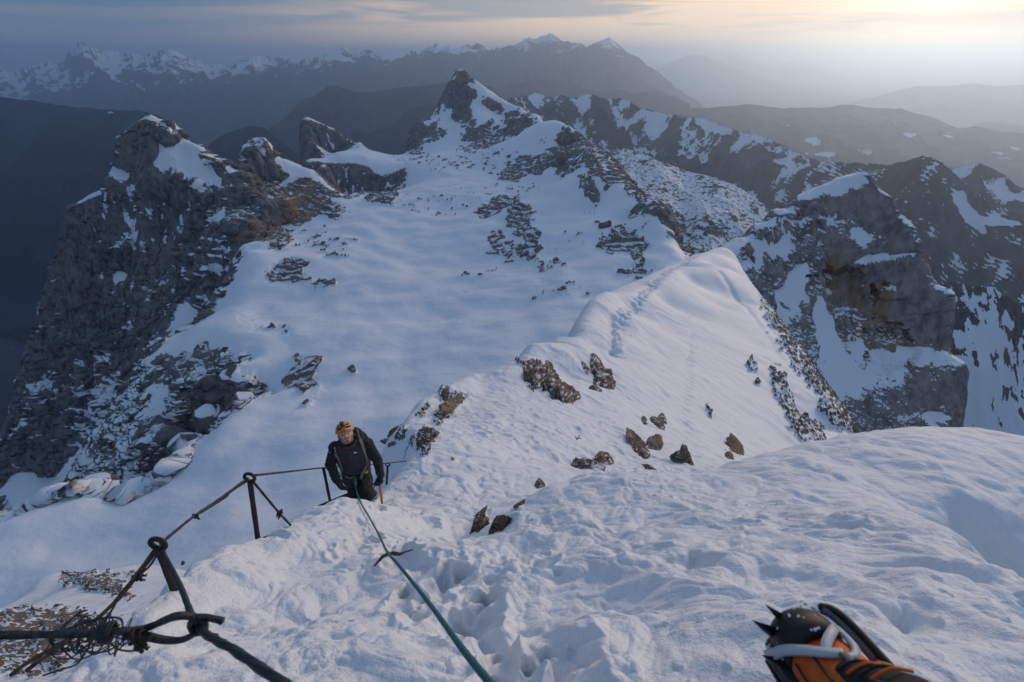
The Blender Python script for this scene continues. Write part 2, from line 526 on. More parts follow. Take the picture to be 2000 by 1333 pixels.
    # the climbers' trail along the crest and two avalanche-worn grooves
    def groove(pts, wid, dep, dots=0.0):
        nonlocal h
        A = Pa(pts)
        best = np.full(X.shape, 1e9, np.float32); tt = np.zeros(X.shape, np.float32); acc = 0
        for a, b in zip(A[:-1], A[1:]):
            dx, dy = b[0] - a[0], b[1] - a[1]; L2 = dx * dx + dy * dy
            t = np.clip(((X - a[0]) * dx + (Y - a[1]) * dy) / L2, 0, 1)
            dd = np.hypot(X - a[0] - t * dx, Y - a[1] - t * dy)
            m = dd < best
            best = np.where(m, dd, best); tt = np.where(m, acc + t * math.sqrt(L2), tt)
            acc += math.sqrt(L2)
        k = np.exp(-(best / wid) ** 2)
        md = 1.0 if not dots else (.55 + .45 * np.sin(tt * 2 * np.pi / dots) + .6 * n2(X * 2.1, Y * 2.1))
        h -= dep * k * md
    groove([(1192, 712, 36), (1196, 660, 50), (1240, 610, 66), (1290, 565, 90), (1345, 520, 117), (1385, 503, 131)], .55, .30, 1.4)
    groove([(1200, 690, 39), (1215, 650, 53), (1262, 600, 73), (1310, 556, 97), (1360, 516, 121)], .5, .22, 1.7)
    groove([(1193, 720, 34), (1194, 645, 52)], .28, .35)
    groove([(1400, 560, 100), (1450, 600, 88), (1490, 660, 72), (1540, 730, 58)], .6, .3)
    groove([(1340, 840, 23), (1345, 760, 36), (1350, 660, 60)], .35, .12, 1.1)
    # where rock shows through
    wob = (fbm2(AZ / .022, LR / .022, 4), fbm2(AZ / .022 + 31, LR / .022 + 7, 4))
    pt = paint(U, V, D, [
        (1470, 715, 8, 14, -20, .8, 30, 90), (1480, 745, 7, 7, 0, .8, 30, 90), (1530, 770, 14, 50, -25, .85, 25, 90), (1560, 830, 16, 40, -30, .9, 25, 90), (1590, 850, 20, 24, 0, .9, 25, 90),
        (1620, 790, 18, 44, -30, 1.0, 25, 90), (1385, 800, 4, 14, -30, .6, 20, 60), 
        (1520, 640, 8, 60, -35, .8, 60, 120), (1570, 715, 10, 60, -37, .9, 50, 120), (1655, 815, 22, 40, -35, 1.0, 25, 90),
        (872, 800, 9, 42, 38, .85, 12, 30), (885, 785, 26, 12, -30, 1.0, 12, 30), (862, 770, 5, 18, 0, .8, 15, 30), (785, 850, 16, 8, -45, .9, 8, 30), (830, 800, 22, 4, -45, .6, 12, 40),
        (828, 858, 12, 20, 10, 1.1, 8, 20), (765, 868, 10, 6, 0, .9, 8, 20), (800, 868, 4, 26, 25, .6, 9, 20), (1020, 710, 14, 4, 30, .8, 25, 45),
        (190, 1138, 60, 18, 8, .75, 9, 40), (250, 1122, 40, 6, 0, .5, 9, 40), (110, 1225, 130, 32, 4, .95, 7, 30), (30, 1270, 110, 40, 8, .95, 5, 25), (40, 1230, 60, 30, 0, .7, 7, 30), (240, 1160, 30, 10, 20, .6, 9, 40),
    ], wob)
    grain = fbm2(AZ / .014, LR / .02, 5, .6)
    rk = sst(pt + .55 * grain, .38, .62)
    h += rk * np.minimum(r, 60) * (.003 + .010 * ridged2(AZ / .026, LR / .04, 3) + .002 * fbm2(AZ / .006, LR / .008, 3))
    V3 = B.copy(); V3[..., 2] += h
    nn = grid_normals(V3)[..., 2]
    snow = 1 - rk * (1 - .7 * sst(nn, .74, .9))
    o = grid_mesh('snow_ridge', V3, M_NEAR, {'snow': snow, 'ochre': np.clip(paint(U, V, D, [(828, 858, 16, 26, 10, .8, 8, 20)]), 0, 1)})
    global SNOW
    SNOW = o
    tag(o, 'steep trampled snow ridge with a corniced crest in the foreground', 'snow ridge', kind='structure')
    return f


def cliffs(V3, rk, lam, amp, strata, samp, tilt=(.25, .12), vert=3.0, seed=0):
    """push rock outward: vertical gullies and ribs, then bedding ledges"""
    X, Y, Z = V3[..., 0], V3[..., 1], V3[..., 2]
    N = grid_normals(V3)
    hn = N[..., :2] / (np.linalg.norm(N[..., :2], axis=-1, keepdims=True) + 1e-6)
    d = amp * fbm3(X / lam + seed, Y / lam, Z / (lam * vert), 5, .62, ridge=True)
    d = d + amp * .22 * fbm3(X / (lam * .2) + 7, Y / (lam * .2), Z / (lam * .2 * max(1.5, vert * .6)), 3, .6, ridge=True)
    zz = Z + tilt[0] * X + tilt[1] * Y + strata * .9 * fbm2(X / (strata * 8), Y / (strata * 8), 3)
    for pm, am in ((1.0, 1.0), (.37, .45)):
        t = zz / (strata * pm); fr = t - np.floor(t)
        md = np.clip(1.5 * fbm3(X / (strata * 5) + 3 * pm, Y / (strata * 5), Z / (strata * 2.2), 2) + .35, 0, 1.3)
        d = d + samp * am * md * (np.where(fr < .8, -.25, .75) + .5 - fr)
    k = np.clip(rk, 0, 1.2)
    out = V3.copy()
    out[..., :2] += hn * (d * k)[..., None]
    return out


def plateau():
    """the high plateau: north wall, snow bowl, central ridge and its pyramid peak (380 m to 3.4 km)"""
    f = Field(c=.007)
    # bowl floor
    f.add([(1060, 600, 870), (900, 600, 920), (700, 600, 940), (620, 560, 1010), (900, 500, 1150), (700, 480, 1200), (1000, 540, 1040), (900, 430, 1330), (750, 420, 1380), (700, 380, 1550), (800, 360, 1650),
           (850, 330, 1800), (800, 322, 1900), (950, 335, 1780), (700, 320, 1950), (760, 312, 2060), (600, 620, 900), (800, 680, 800), (950, 680, 760), (1080, 690, 720), (560, 660, 850), (640, 700, 790), (750, 750, 690),
           (560, 700, 800), (600, 760, 715), (660, 820, 630), (500, 850, 625), (400, 950, 545), (600, 950, 505), (700, 850, 590), (250, 1050, 505), (400, 1080, 440), (100, 1080, 500), (550, 1050, 430), (800, 850, 540), (700, 980, 430), (-100, 1120, 480),
           (520, 610, 960), (540, 540, 1060), (1000, 760, 600)])
    # rim of the bowl above the wall
    rb = ((.06, 1.6), (.2, 1.25))
    f.line([(-80, 1040, 540), (0, 1024, 548), (60, 1000, 560), (110, 971, 572), (180, 956, 578), (250, 960, 565), (295, 950, 562), (350, 902, 595), (420, 845, 650), (480, 792, 700)], .03, rb)
    f.add([(455, 735, 775), (470, 690, 815), (410, 690, 835), (340, 690, 855), (300, 720, 850), (300, 770, 800), (330, 850, 730), (400, 800, 745), (420, 760, 790), (290, 860, 745), (300, 930, 680), (355, 870, 705)])
    f.line([(300, 690, 870), (400, 672, 850), (475, 672, 830)], .03)
    f.line([(310, 680, 890), (380, 640, 930), (430, 590, 1010), (470, 525, 1120), (490, 492, 1160)], .03, ((.03, .3), (.1, 1.2)))
    # the wall: a huge face seen across the gully, left of the bowl
    f.add([(300, 450, 1330), (300, 550, 1325), (300, 620, 1310), (250, 700, 1300), (200, 600, 1320), (200, 750, 1295), (150, 850, 1270), (100, 930, 1250), (250, 800, 1270), (200, 900, 1235), (260, 890, 1180),
           (180, 480, 1325), (250, 380, 1330), (180, 660, 1312), (120, 750, 1295), (60, 850, 1265), (350, 500, 1315), (400, 440, 1325), (430, 500, 1260), (380, 560, 1270), (350, 610, 1250), (330, 655, 1180),
           (330, 400, 1335), (420, 395, 1340), (0, 975, 1210), (60, 970, 1180), (-60, 950, 1240), (140, 935, 1180)])
    ab = ((.05, 1.6), (.2, 2.2), (.5, 1.6))
    f.line([(292, 230, 1350), (262, 245, 1350), (240, 272, 1348), (226, 310, 1345), (215, 360, 1342), (155, 393, 1340), (135, 440, 1338), (125, 490, 1335), (105, 530, 1330), (85, 620, 1322), (60, 700, 1312), (40, 780, 1300), (15, 860, 1285), (-10, 940, 1265), (-60, 1000, 1240)], .02, ab)
    f.line([(292, 230, 1350), (320, 237, 1352), (355, 262, 1356), (400, 290, 1362), (440, 315, 1370), (466, 331, 1375)], .02, ab)
    f.add([(330, 290, 1322), (380, 320, 1330), (310, 340, 1315), (420, 345, 1345), (440, 372, 1335), (350, 355, 1318), (275, 320, 1335), (360, 300, 1335)])
    f.line([(466, 331, 1375), (484, 302, 1440), (493, 288, 1465), (499, 274, 1478)], .015, ab)
    f.line([(499, 274, 1478), (507, 287, 1484), (530, 302, 1500), (570, 320, 1515), (620, 345, 1520), (668, 388, 1490)], .02, ((.06, .9), (.2, .8)))
    f.line([(470, 345, 1400), (520, 350, 1440), (580, 345, 1470), (625, 365, 1470), (655, 392, 1440), (662, 410, 1415)], .02)
    f.line([(475, 470, 1255), (520, 465, 1290), (555, 440, 1350), (600, 432, 1370), (650, 428, 1385)], .02)
    f.add([(530, 400, 1350), (590, 395, 1415), (480, 400, 1340), (450, 430, 1270), (540, 500, 1150), (500, 480, 1190), (470, 500, 1170)])
    # small peak on the far rim
    f.line([(590, 262, 2260), (606, 245, 2290), (640, 246, 2300), (665, 262, 2300), (700, 287, 2280), (740, 302, 2200)], .015, ((.05, 1.0), (.2, 1.2)))
    f.add([(592, 300, 2235), (600, 314, 2180), (640, 305, 2140), (620, 290, 2240), (600, 318, 1900), (640, 335, 1720)])
    f.line([(668, 330, 2300), (760, 312, 2330), (790, 305, 2330)], .03, ((.1, 1.5),))
    # the pyramid
    f.line([(901, 136, 2500), (888, 150, 2495), (879, 162, 2490), (868, 190, 2480), (856, 214, 2465), (844, 234, 2450), (818, 250, 2430), (802, 270, 2400), (790, 300, 2330)], .012, ((.05, 1.3), (.2, 1.3)))
    f.line([(901, 136, 2500), (912, 149, 2502), (932, 163, 2505), (972, 190, 2505), (1022, 217, 2470), (1050, 246, 2350), (1072, 262, 2200)], .012, ((.05, 1.0), (.2, 1.1)))
    f.line([(900, 143, 2500), (915, 200, 2420), (945, 235, 2350), (990, 262, 2240), (1020, 278, 2130)], .02)
    f.add([(890, 200, 2440), (900, 240, 2390), (880, 262, 2340), (920, 278, 2270), (940, 274, 2250), (850, 275, 2300), (830, 300, 2180), (900, 290, 2200), (960, 278, 2200), (1000, 235, 2400), (970, 215, 2440), (980, 290, 2060)])
    # the central ridge running back towards the camera
    f.line([(1072, 262, 2200), (1085, 250, 1980), (1097, 247, 1930), (1130, 268, 1840), (1162, 298, 1700), (1205, 338, 1540), (1222, 370, 1430), (1262, 400, 1290), (1300, 432, 1190), (1312, 462, 1110), (1322, 492, 1020)], .015, ((.04, .9), (.15, 1.1), (.4, .8)))
    f.add([(1000, 325, 1740), (1050, 300, 1790), (1060, 345, 1600), (1050, 400, 1310), (985, 420, 1310), (1020, 375, 1450), (1100, 350, 1530), (1150, 400, 1280), (1150, 450, 1120), (1230, 430, 1175), (1120, 300, 1770), (990, 350, 1600),
           (1240, 525, 985), (1200, 500, 1020), (1000, 480, 1150), (945, 420, 1330), (1040, 470, 1150), (1100, 500, 1050), (1140, 560, 925), (1100, 600, 860), (1260, 505, 1010), (1190, 452, 1105), (1250, 455, 1110), (1255, 490, 1055), (1200, 480, 1075), (1280, 520, 970), (940, 400, 1420)])
    # ground behind it all, falling to the valleys
    f.w([(-1500, 1500, -1700), (-1400, 900, -1500), (-1300, 2000, -1900), (-1000, 2300, -1900), (-500, 3000, -1800), (0, 3300, -1500), (500, 3000, -1200), (900, 2200, -900), (800, 1500, -800), (600, 1100, -650),
         (-1700, 2500, -2000), (-1200, 3200, -2000), (900, 3200, -1300), (-1150, 600, -1100), (-900, 380, -800)])
    f.solve()
    AZ, LR, r, X, Y = polar(-62, 24, 1290, 360, 3300, 1290)
    Z = f.ev(AZ, LR) * r
    V3 = np.stack([X, Y, Z], -1)
    nz = grid_normals(V3)[..., 2]
    U, V = proj(X, Y, Z)
    D = Y * CP - Z * SP
    wob = (fbm2(X / 55, Y / 55, 4), fbm2(X / 55 + 31, Y / 55 + 7, 4))
    pt = paint(U, V, D, [
        (560, 535, 46, 22, -12, .8, 800, 1300), (625, 552, 30, 9, 5, .55, 800, 1300), (590, 742, 34, 40, 15, .9, 500, 950), (690, 722, 9, 5, 0, .9, 500, 950), (600, 715, 26, 14, -30, .4, 500, 950),
        (965, 405, 34, 14, -28, 1.1, 1100, 1600), (1015, 425, 26, 34, 20, 1.0, 1000, 1600), (1035, 460, 20, 26, 0, .8, 1000, 1400), (970, 465, 16, 20, 20, .6, 1000, 1400), (1010, 490, 60, 18, 0, .55, 900, 1400), (1060, 520, 40, 16, 0, .45, 900, 1300),
        (1225, 470, 34, 26, 20, 1.3, 900, 1300), (1245, 500, 14, 30, -14, 1.2, 900, 1300), (1300, 430, 12, 40, -15, 1.0, 900, 1400), (1270, 405, 30, 12, 40, .7, 1000, 1400), (1190, 485, 20, 14, 20, .6, 900, 1300),
        (1165, 312, 26, 36, 10, 1.1, 1300, 2200), (1205, 345, 26, 22, 35, 1.1, 1300, 2200), (1185, 345, 12, 26, 0, 1.0, 1200, 2000), (1150, 370, 12, 34, -30, .9, 1200, 1700), (1110, 300, 22, 40, 35, .8, 1400, 2200), (1040, 325, 62, 18, -22, 1.0, 1400, 2000), (1010, 335, 30, 18, -20, .8, 1400, 2000),
        (1140, 270, 16, 24, -40, .9, 1500, 2200), (1235, 375, 14, 20, -35, .7, 1200, 1700), (1105, 265, 14, 18, 10, .6, 1500, 2200),
        (740, 380, 36, 16, 0, .75, 1300, 1900), (700, 345, 40, 12, 10, .35, 1300, 2200), (880, 320, 100, 14, 5, .32, 1500, 2200), (960, 300, 70, 14, 10, .35, 1500, 2400), (1000, 375, 60, 16, -10, .25, 1300, 1800), (850, 400, 90, 26, 0, .18, 1200, 1900), (640, 480, 60, 20, 10, .3, 1100, 1500),
        (950, 265, 50, 26, 10, 1.0, 2000, 2700), (900, 185, 28, 36, 0, 1.2, 2300, 2700), (1030, 250, 50, 18, 38, .9, 2000, 2700), (990, 225, 46, 10, 38, .5, 2200, 2700), (850, 255, 30, 20, -30, .8, 2100, 2700), (930, 225, 20, 26, -35, -.5, 2200, 2700), (870, 240, 26, 12, -40, -.6, 2200, 2700), (815, 270, 16, 40, 10, .9, 2100, 2700),
        (590, 395, 80, 42, 6, 1.5, 1250, 1600), (480, 420, 50, 60, 0, 1.0, 1200, 1600), (530, 465, 40, 22, 10, 1.0, 1100, 1400), (370, 315, 80, 30, 32, -1.1, 1200, 1500), (575, 335, 60, 14, 25, -.8, 1400, 1700), (440, 395, 30, 50, 20, -.25, 1200, 1500), (230, 337, 26, 12, 10, -1.0, 1200, 1500),
        (280, 290, 30, 50, 10, .7, 1200, 1500), (605, 275, 18, 32, 0, .9, 2000, 2500), (660, 268, 40, 12, 25, .5, 2000, 2500), (1140, 470, 60, 24, 0, .22, 900, 1300), (1250, 540, 40, 20, 0, .4, 850, 1200), (960, 540, 90, 14, -20, .15, 900, 1300), (1100, 570, 60, 20, 0, .22, 800, 1100),
        (390, 730, 80, 55, 10, 1.0, 640, 980), (330, 850, 50, 60, 0, .8, 600, 980), (450, 760, 40, 40, 10, .8, 640, 980), (520, 640, 60, 12, 20, .2, 700, 1100),
        (340, 620, 40, 20, -40, -.5, 900, 1300), (270, 740, 24, 40, 10, -.9, 1000, 1300), (190, 660, 30, 30, 0, -.4, 1000, 1300), (235, 535, 16, 12, 0, -1.2, 1100, 1400), (330, 505, 10, 70, 4, -.45, 1000, 1400), (262, 520, 8, 130, 4, -.5, 1000, 1400),
    ], wob)
    slope = sst(nz, .86, .70)                                 # 1 on steep ground
    rk = slope * (1 - sst(-pt, .2, 1.0)) + pt
    # undulating snow
    flat = 1 - np.clip(rk, 0, 1)
    dz = flat * (13.0 * fbm2(X / 210, Y / 170, 3) + 1.0 * fbm2(X / 52, Y / 40, 3) + .12 * fbm2(X / 9, Y / 7, 3))
    g = fbm2(X / 26, Y / 26, 5, .6)
    outc = sst(pt + .75 * g, .42, .66) * sst(pt, .04, .14) * (1 - slope)          # outcrops breaking the snow
    dz = dz + outc * (3 + 7 * ridged2(X / 30, Y / 30, 4))
    V3[..., 2] += dz
    rks = np.clip(slope * (1 + np.minimum(pt, 0)) + np.maximum(pt, 0) * sst(nz, .93, .75), 0, 1)
    rkk = np.clip(rks + outc, 0, 1)
    V3[..., 2] += rks * (15 * (ridged2(X / 60, Y / 60, 5, .6) - .45) + 5 * (ridged2(X / 17 + 9, Y / 17, 4, .6) - .45))
    V3 = cliffs(V3, rks, 85, 24 - 15 * sst(r, 1500, 1900), 17, 4.0 + 4.0 * sst(r, 1020, 920) * sst(r, 560, 720), vert=5.0)
    V3 = cliffs(V3, rks * sst(r, 1500, 1800), 34, 8, 11, 2.0, seed=21)
    V3 = cliffs(V3, rks * sst(r, 1000, 1060), 27, 4.0, 9, .8, vert=7.0, seed=33)
    V3 = cliffs(V3, rks * sst(rks, .6, .95) * (1 - sst(r, 930, 1000)), 22, 3.6, 10, 2.4, vert=1.6, seed=63)
    N = grid_normals(V3)
    nn = N[..., 2]
    mottle = fbm3(V3[..., 0] / 60, V3[..., 1] / 60, V3[..., 2] / 60, 4)
    deep = sst(V3[..., 2], -380, -700)
    thr = .74 + .20 * mottle + .10 * deep + .12 * np.clip(pt, 0, 1)
    led = sst(nn, thr - .13, thr + .13)
    bx, by, bz = V3[..., 0], V3[..., 1], V3[..., 2]
    bw = bz + .22 * bx + 14 * fbm3(bx / 60, by / 60, bz / 60, 3)
    ledge = n3(bx / 60, by / 60, bw / 9.0) + .5 * n3(bx / 22, by / 22, bw / 3.6) + .75 * fbm3(bx / 140, by / 140, bz / 140, 2)
    gul = n3(bx / 19, by / 19, bz / 230) + .5 * n3(bx / 7, by / 7, bz / 110) + .5 * fbm3(bx / 200 + 4, by / 200, bz / 200, 2)
    strk = np.maximum(sst(ledge, .55, .95), 1.15 * sst(gul, .36, .72)) * (1 - .75 * np.clip(pt, 0, 1)) * .85
    far_wall = sst(r, 1000, 1080)
    led = np.maximum(led * (1 - .62 * far_wall), strk * (.35 + .65 * far_wall))
    snow = 1 - np.clip(rks * 1.6, 0, 1) * (1 - led)
    snow = np.minimum(snow, 1 - outc * (1 - .55 * sst(nn, .82, .95)))
    och = np.clip(paint(U, V, D, [(575, 400, 60, 46, 5, 1.0, 1250, 1600), (520, 460, 40, 22, 0, .7, 1100, 1400), (1170, 318, 14, 26, 0, .8, 1300, 2000), (1210, 460, 18, 16, 0, .8, 900, 1300), (1070, 315, 40, 16, -20, .5, 1300, 2000)], wob), 0, 1)
    o = grid_mesh('mountain', V3, M_PLATEAU, {'snow': snow, 'ochre': och})
    tag(o, 'snow bowl with a banded rock wall on its left and a pyramid peak beyond', 'mountain', kind='structure')
    return f


def buttress():
    """the rock dome right of the ridge (about 300 m away)"""
    f = Field(c=.012)
    f.line([(1300, 540, 285), (1400, 492, 292), (1440, 466, 300), (1480, 440, 306), (1520, 410, 312), (1562, 384, 318), (1600, 365, 320), (1640, 347, 321), (1672, 340, 321), (1690, 345, 320), (1705, 362, 318)], .03, ((.05, .8), (.25, 1.2)))
    f.line([(1705, 362, 318), (1735, 388, 315), (1760, 425, 312), (1785, 465, 310), (1800, 510, 307), (1815, 545, 305), (1835, 575, 303), (1850, 605, 301), (1852, 640, 299), (1848, 680, 297), (1868, 705, 295), (1882, 735, 293), (1876, 780, 291), (1862, 830, 288), (1845, 870, 285), (1840, 930, 282)], .03, ((.03, 3.0), (.12, 2.6)))
    f.add([(1560, 440, 312), (1620, 420, 315), (1680, 420, 316), (1720, 450, 312), (1500, 480, 303), (1560, 490, 306), (1640, 490, 310), (1720, 510, 309), (1600, 505, 308), (1690, 520, 306), (1620, 545, 313), (1690, 580, 312), (1740, 570, 307),
           (1600, 560, 302), (1540, 560, 300), (1480, 520, 298), (1560, 640, 293), (1600, 640, 296), (1660, 640, 303), (1700, 670, 303), (1730, 690, 300), (1770, 640, 303), (1780, 690, 297), (1650, 700, 290), (1700, 730, 291), (1750, 720, 294), (1800, 720, 292), (1820, 650, 299),
           (1640, 780, 280), (1600, 760, 280), (1700, 800, 281), (1760, 800, 284), (1820, 800, 286), (1780, 860, 279), (1700, 860, 273), (1640, 860, 268), (1560, 740, 282), (1520, 700, 284), (1700, 930, 262), (1500, 800, 268), (1450, 600, 284), (1400, 560, 280)])
    f.w([(330, 330, -260), (300, 150, -330), (380, 230, -420), (150, 420, -260)])
    f.solve()
    AZ, LR, r, X, Y = polar(14, 50, 720, 215, 420, 720)
    Z = f.ev(AZ, LR) * r
    V3 = np.stack([X, Y, Z], -1)
    nz = grid_normals(V3)[..., 2]
    U, V = proj(X, Y, Z); D = Y * CP - Z * SP
    wob = (fbm2(X / 11, Y / 11, 4), fbm2(X / 11 + 31, Y / 11 + 7, 4))
    pt = paint(U, V, D, [
        (1545, 580, 30, 60, 25, -1.6), (1560, 545, 18, 40, 20, -1.3), (1510, 600, 14, 30, 20, -.5), (1635, 690, 30, 80, -22, -1.7), (1660, 720, 44, 50, -20, -1.6), (1600, 610, 14, 40, -10, -1.2), (1620, 760, 26, 40, 10, -1.2), (1745, 720, 10, 40, -25, -1.0),
        (1500, 480, 120, 20, -32, -1.0), (1660, 360, 60, 18, -10, -1.0), (1720, 400, 24, 40, -30, -.55), (1765, 700, 14, 20, 0, -.9), (1690, 470, 14, 40, -40, -.4), (1700, 505, 44, 7, -12, -1.1), (1760, 500, 40, 5, -8, -.8), (1600, 470, 30, 8, 30, -.5),
        (1640, 410, 30, 30, 0, -.35), (1700, 470, 70, 40, 0, -.2), (1560, 770, 20, 30, 0, -.2), (1730, 850, 60, 14, 0, -.5), (1800, 530, 8, 60, 10, -.3), (1740, 560, 14, 4, 0, -.8),
        (1650, 580, 70, 50, 25, .8), (1740, 650, 70, 60, 20, .6), (1800, 780, 70, 80, 0, .7), (1520, 660, 30, 90, -15, .5), (1660, 390, 24, 24, 0, .5), (1590, 460, 50, 24, 20, .35), (1700, 800, 50, 40, 0, .5),
    ], wob)
    slope = sst(nz, .88, .74)
    rks = np.clip(slope + np.where(pt < 0, pt, pt * sst(nz, .95, .8)), 0, 1)
    # the overhang under the brow
    ov = paint(U, V, D, [(1655, 575, 66, 38, 28, 1.0), (1745, 680, 60, 40, 35, 1.0)], wob)
    N = grid_normals(V3)
    V3 = V3 - N * (ov * 7.5)[..., None] * np.array([1, 1, .3])
    V3 = cliffs(V3, rks, 15, 2.3, 9, .8, tilt=(-.30, .15), vert=3.8, seed=40)
    V3 = cliffs(V3, rks, 4.0, .8, 2.4, .10, tilt=(-.30, .15), vert=4.5, seed=11)
    V3[..., 2] += (1 - rks) * (.5 * fbm2(X / 14, Y / 14, 3))
    nn = grid_normals(V3)[..., 2]
    g = fbm2(X / 5.5, Y / 5.5, 5, .62)
    specks = sst(g + .5 * fbm2(X / 40, Y / 40, 2), .55, .75) * (1 - rks) * sst(-pt, 1.3, .9) * .9
    V3[..., 2] += specks * .8
    mott = fbm3(X / 9, Y / 9, V3[..., 2] / 9, 4)
    thr = .80 + .12 * mott + .12 * np.clip(pt, 0, 1)
    snow = 1 - np.clip(rks * 1.8, 0, 1) * (1 - sst(nn, thr - .12, thr + .12))
    snow = np.minimum(snow, 1 - specks)
    och = np.clip(paint(U, V, D, [(1660, 560, 75, 40, 30, 1.0), (1700, 630, 46, 60, 20, .9), (1745, 690, 60, 36, 35, 1.0), (1650, 510, 40, 16, -15, .7)], wob), 0, 1)
    o = grid_mesh('rock_buttress', V3, M_BUTTRESS, {'snow': snow, 'ochre': och})
    tag(o, 'grey rock dome capped with snow with an ochre overhang right of the ridge', 'rock buttress', kind='structure')


def range_mesh(name, crest, mat, label, cat, front, slope, back=.9, back_w=.5, jit=1.5, na=700, nr=260, rough=.35, lam=None, snow_fn=None, floor=-2100, forest=0.0, pw=1.0, spur=1.0, extra=None, paints=None, lift=None):
    """a mountain range: crest polyline (u, v, depth); slopes fall to both sides and are cut by spurs and gullies"""
    A = Pa(crest)
    a = np.arctan2(A[:, 0], A[:, 1]); rr = np.hypot(A[:, 0], A[:, 1])
    if rr.mean() > 5000: front = max(front, (A[:, 2].max() + 2300) / slope)     # the foot reaches the valley floor
    az = np.linspace(a[0], a[-1], na)
    rc = np.interp(az, a, rr); tc = np.interp(az, a, A[:, 2] / rr)
    seed = (abs(hash_(name + label)) % 97)
    jn = sum(n2(az * fq, np.full(na, seed + .5)) * am for fq, am in ((40, 1.0), (90, .7), (200, .45), (420, .28), (900, .16)))
    zc = tc * rc
    if rr.mean() > 5000:                         # both ends run down into the plain
        e = np.linspace(0, 1, na)
        zc = zc - 1900 * (2 - sst(e, 0, .07) - sst(1 - e, 0, .07))
    s = np.concatenate([-np.linspace(1, 0, nr) ** 1.6 * front, (np.linspace(0, 1, max(nr // 4, 12))[1:] ** 1.4) * front * back_w])
    S, AZ = np.meshgrid(s, az)
    RC = rc[:, None] * (1 + .03 * n2(az * 14, np.full(na, seed)))[:, None]
    r = RC + S
    X, Y = r * np.sin(AZ), r * np.cos(AZ)
    ZC = zc[:, None] * np.ones_like(S)
    dn = np.where(S < 0, slope * np.abs(S) ** pw * front ** (1 - pw), back * np.abs(S))
    lam = lam or front * .22
    drop = np.minimum(dn, front * slope * .5)
    sp = ridged2(X / lam + seed, Y / (lam * 1.5), 6, .58)
    sp2 = fbm2(X / (lam * .25), Y / (lam * .25) + seed, 5, .6)
    ramp = sst(np.abs(S) / front, 0, .25)
    Z = ZC + (jit / FPX * jn * rc)[:, None] * np.exp(-np.abs(S) / (front * .06)) - dn + spur * drop * rough * (sp - .55) * 1.5 + lam * .035 * rough * sp2 * (.25 + ramp)
    if lift is not None: Z = Z + lift(X, Y, S)
    Z = np.maximum(Z, floor + 30 * sp2)
    V3 = np.stack([X, Y, Z], -1)
    n = grid_normals(V3)
    snow = snow_fn(V3, n, S, ZC, sp, sp2) if snow_fn else np.zeros_like(Z)
    if paints:
        U, V = proj(X, Y, Z); D = Y * CP - Z * SP
        w = (fbm2(X / 300, Y / 300, 3), fbm2(X / 300 + 9, Y / 300, 3))
        snow = snow + paint(U, V, D, paints, w)
    o = grid_mesh(name, V3, mat, {'snow': np.clip(snow, 0, 1)}, flip=True)
    return tag(o, label, cat, kind='structure')


def hash_(s):
    h = 5
    for c in s: h = (h * 131 + ord(c)) % 1000003
    return h


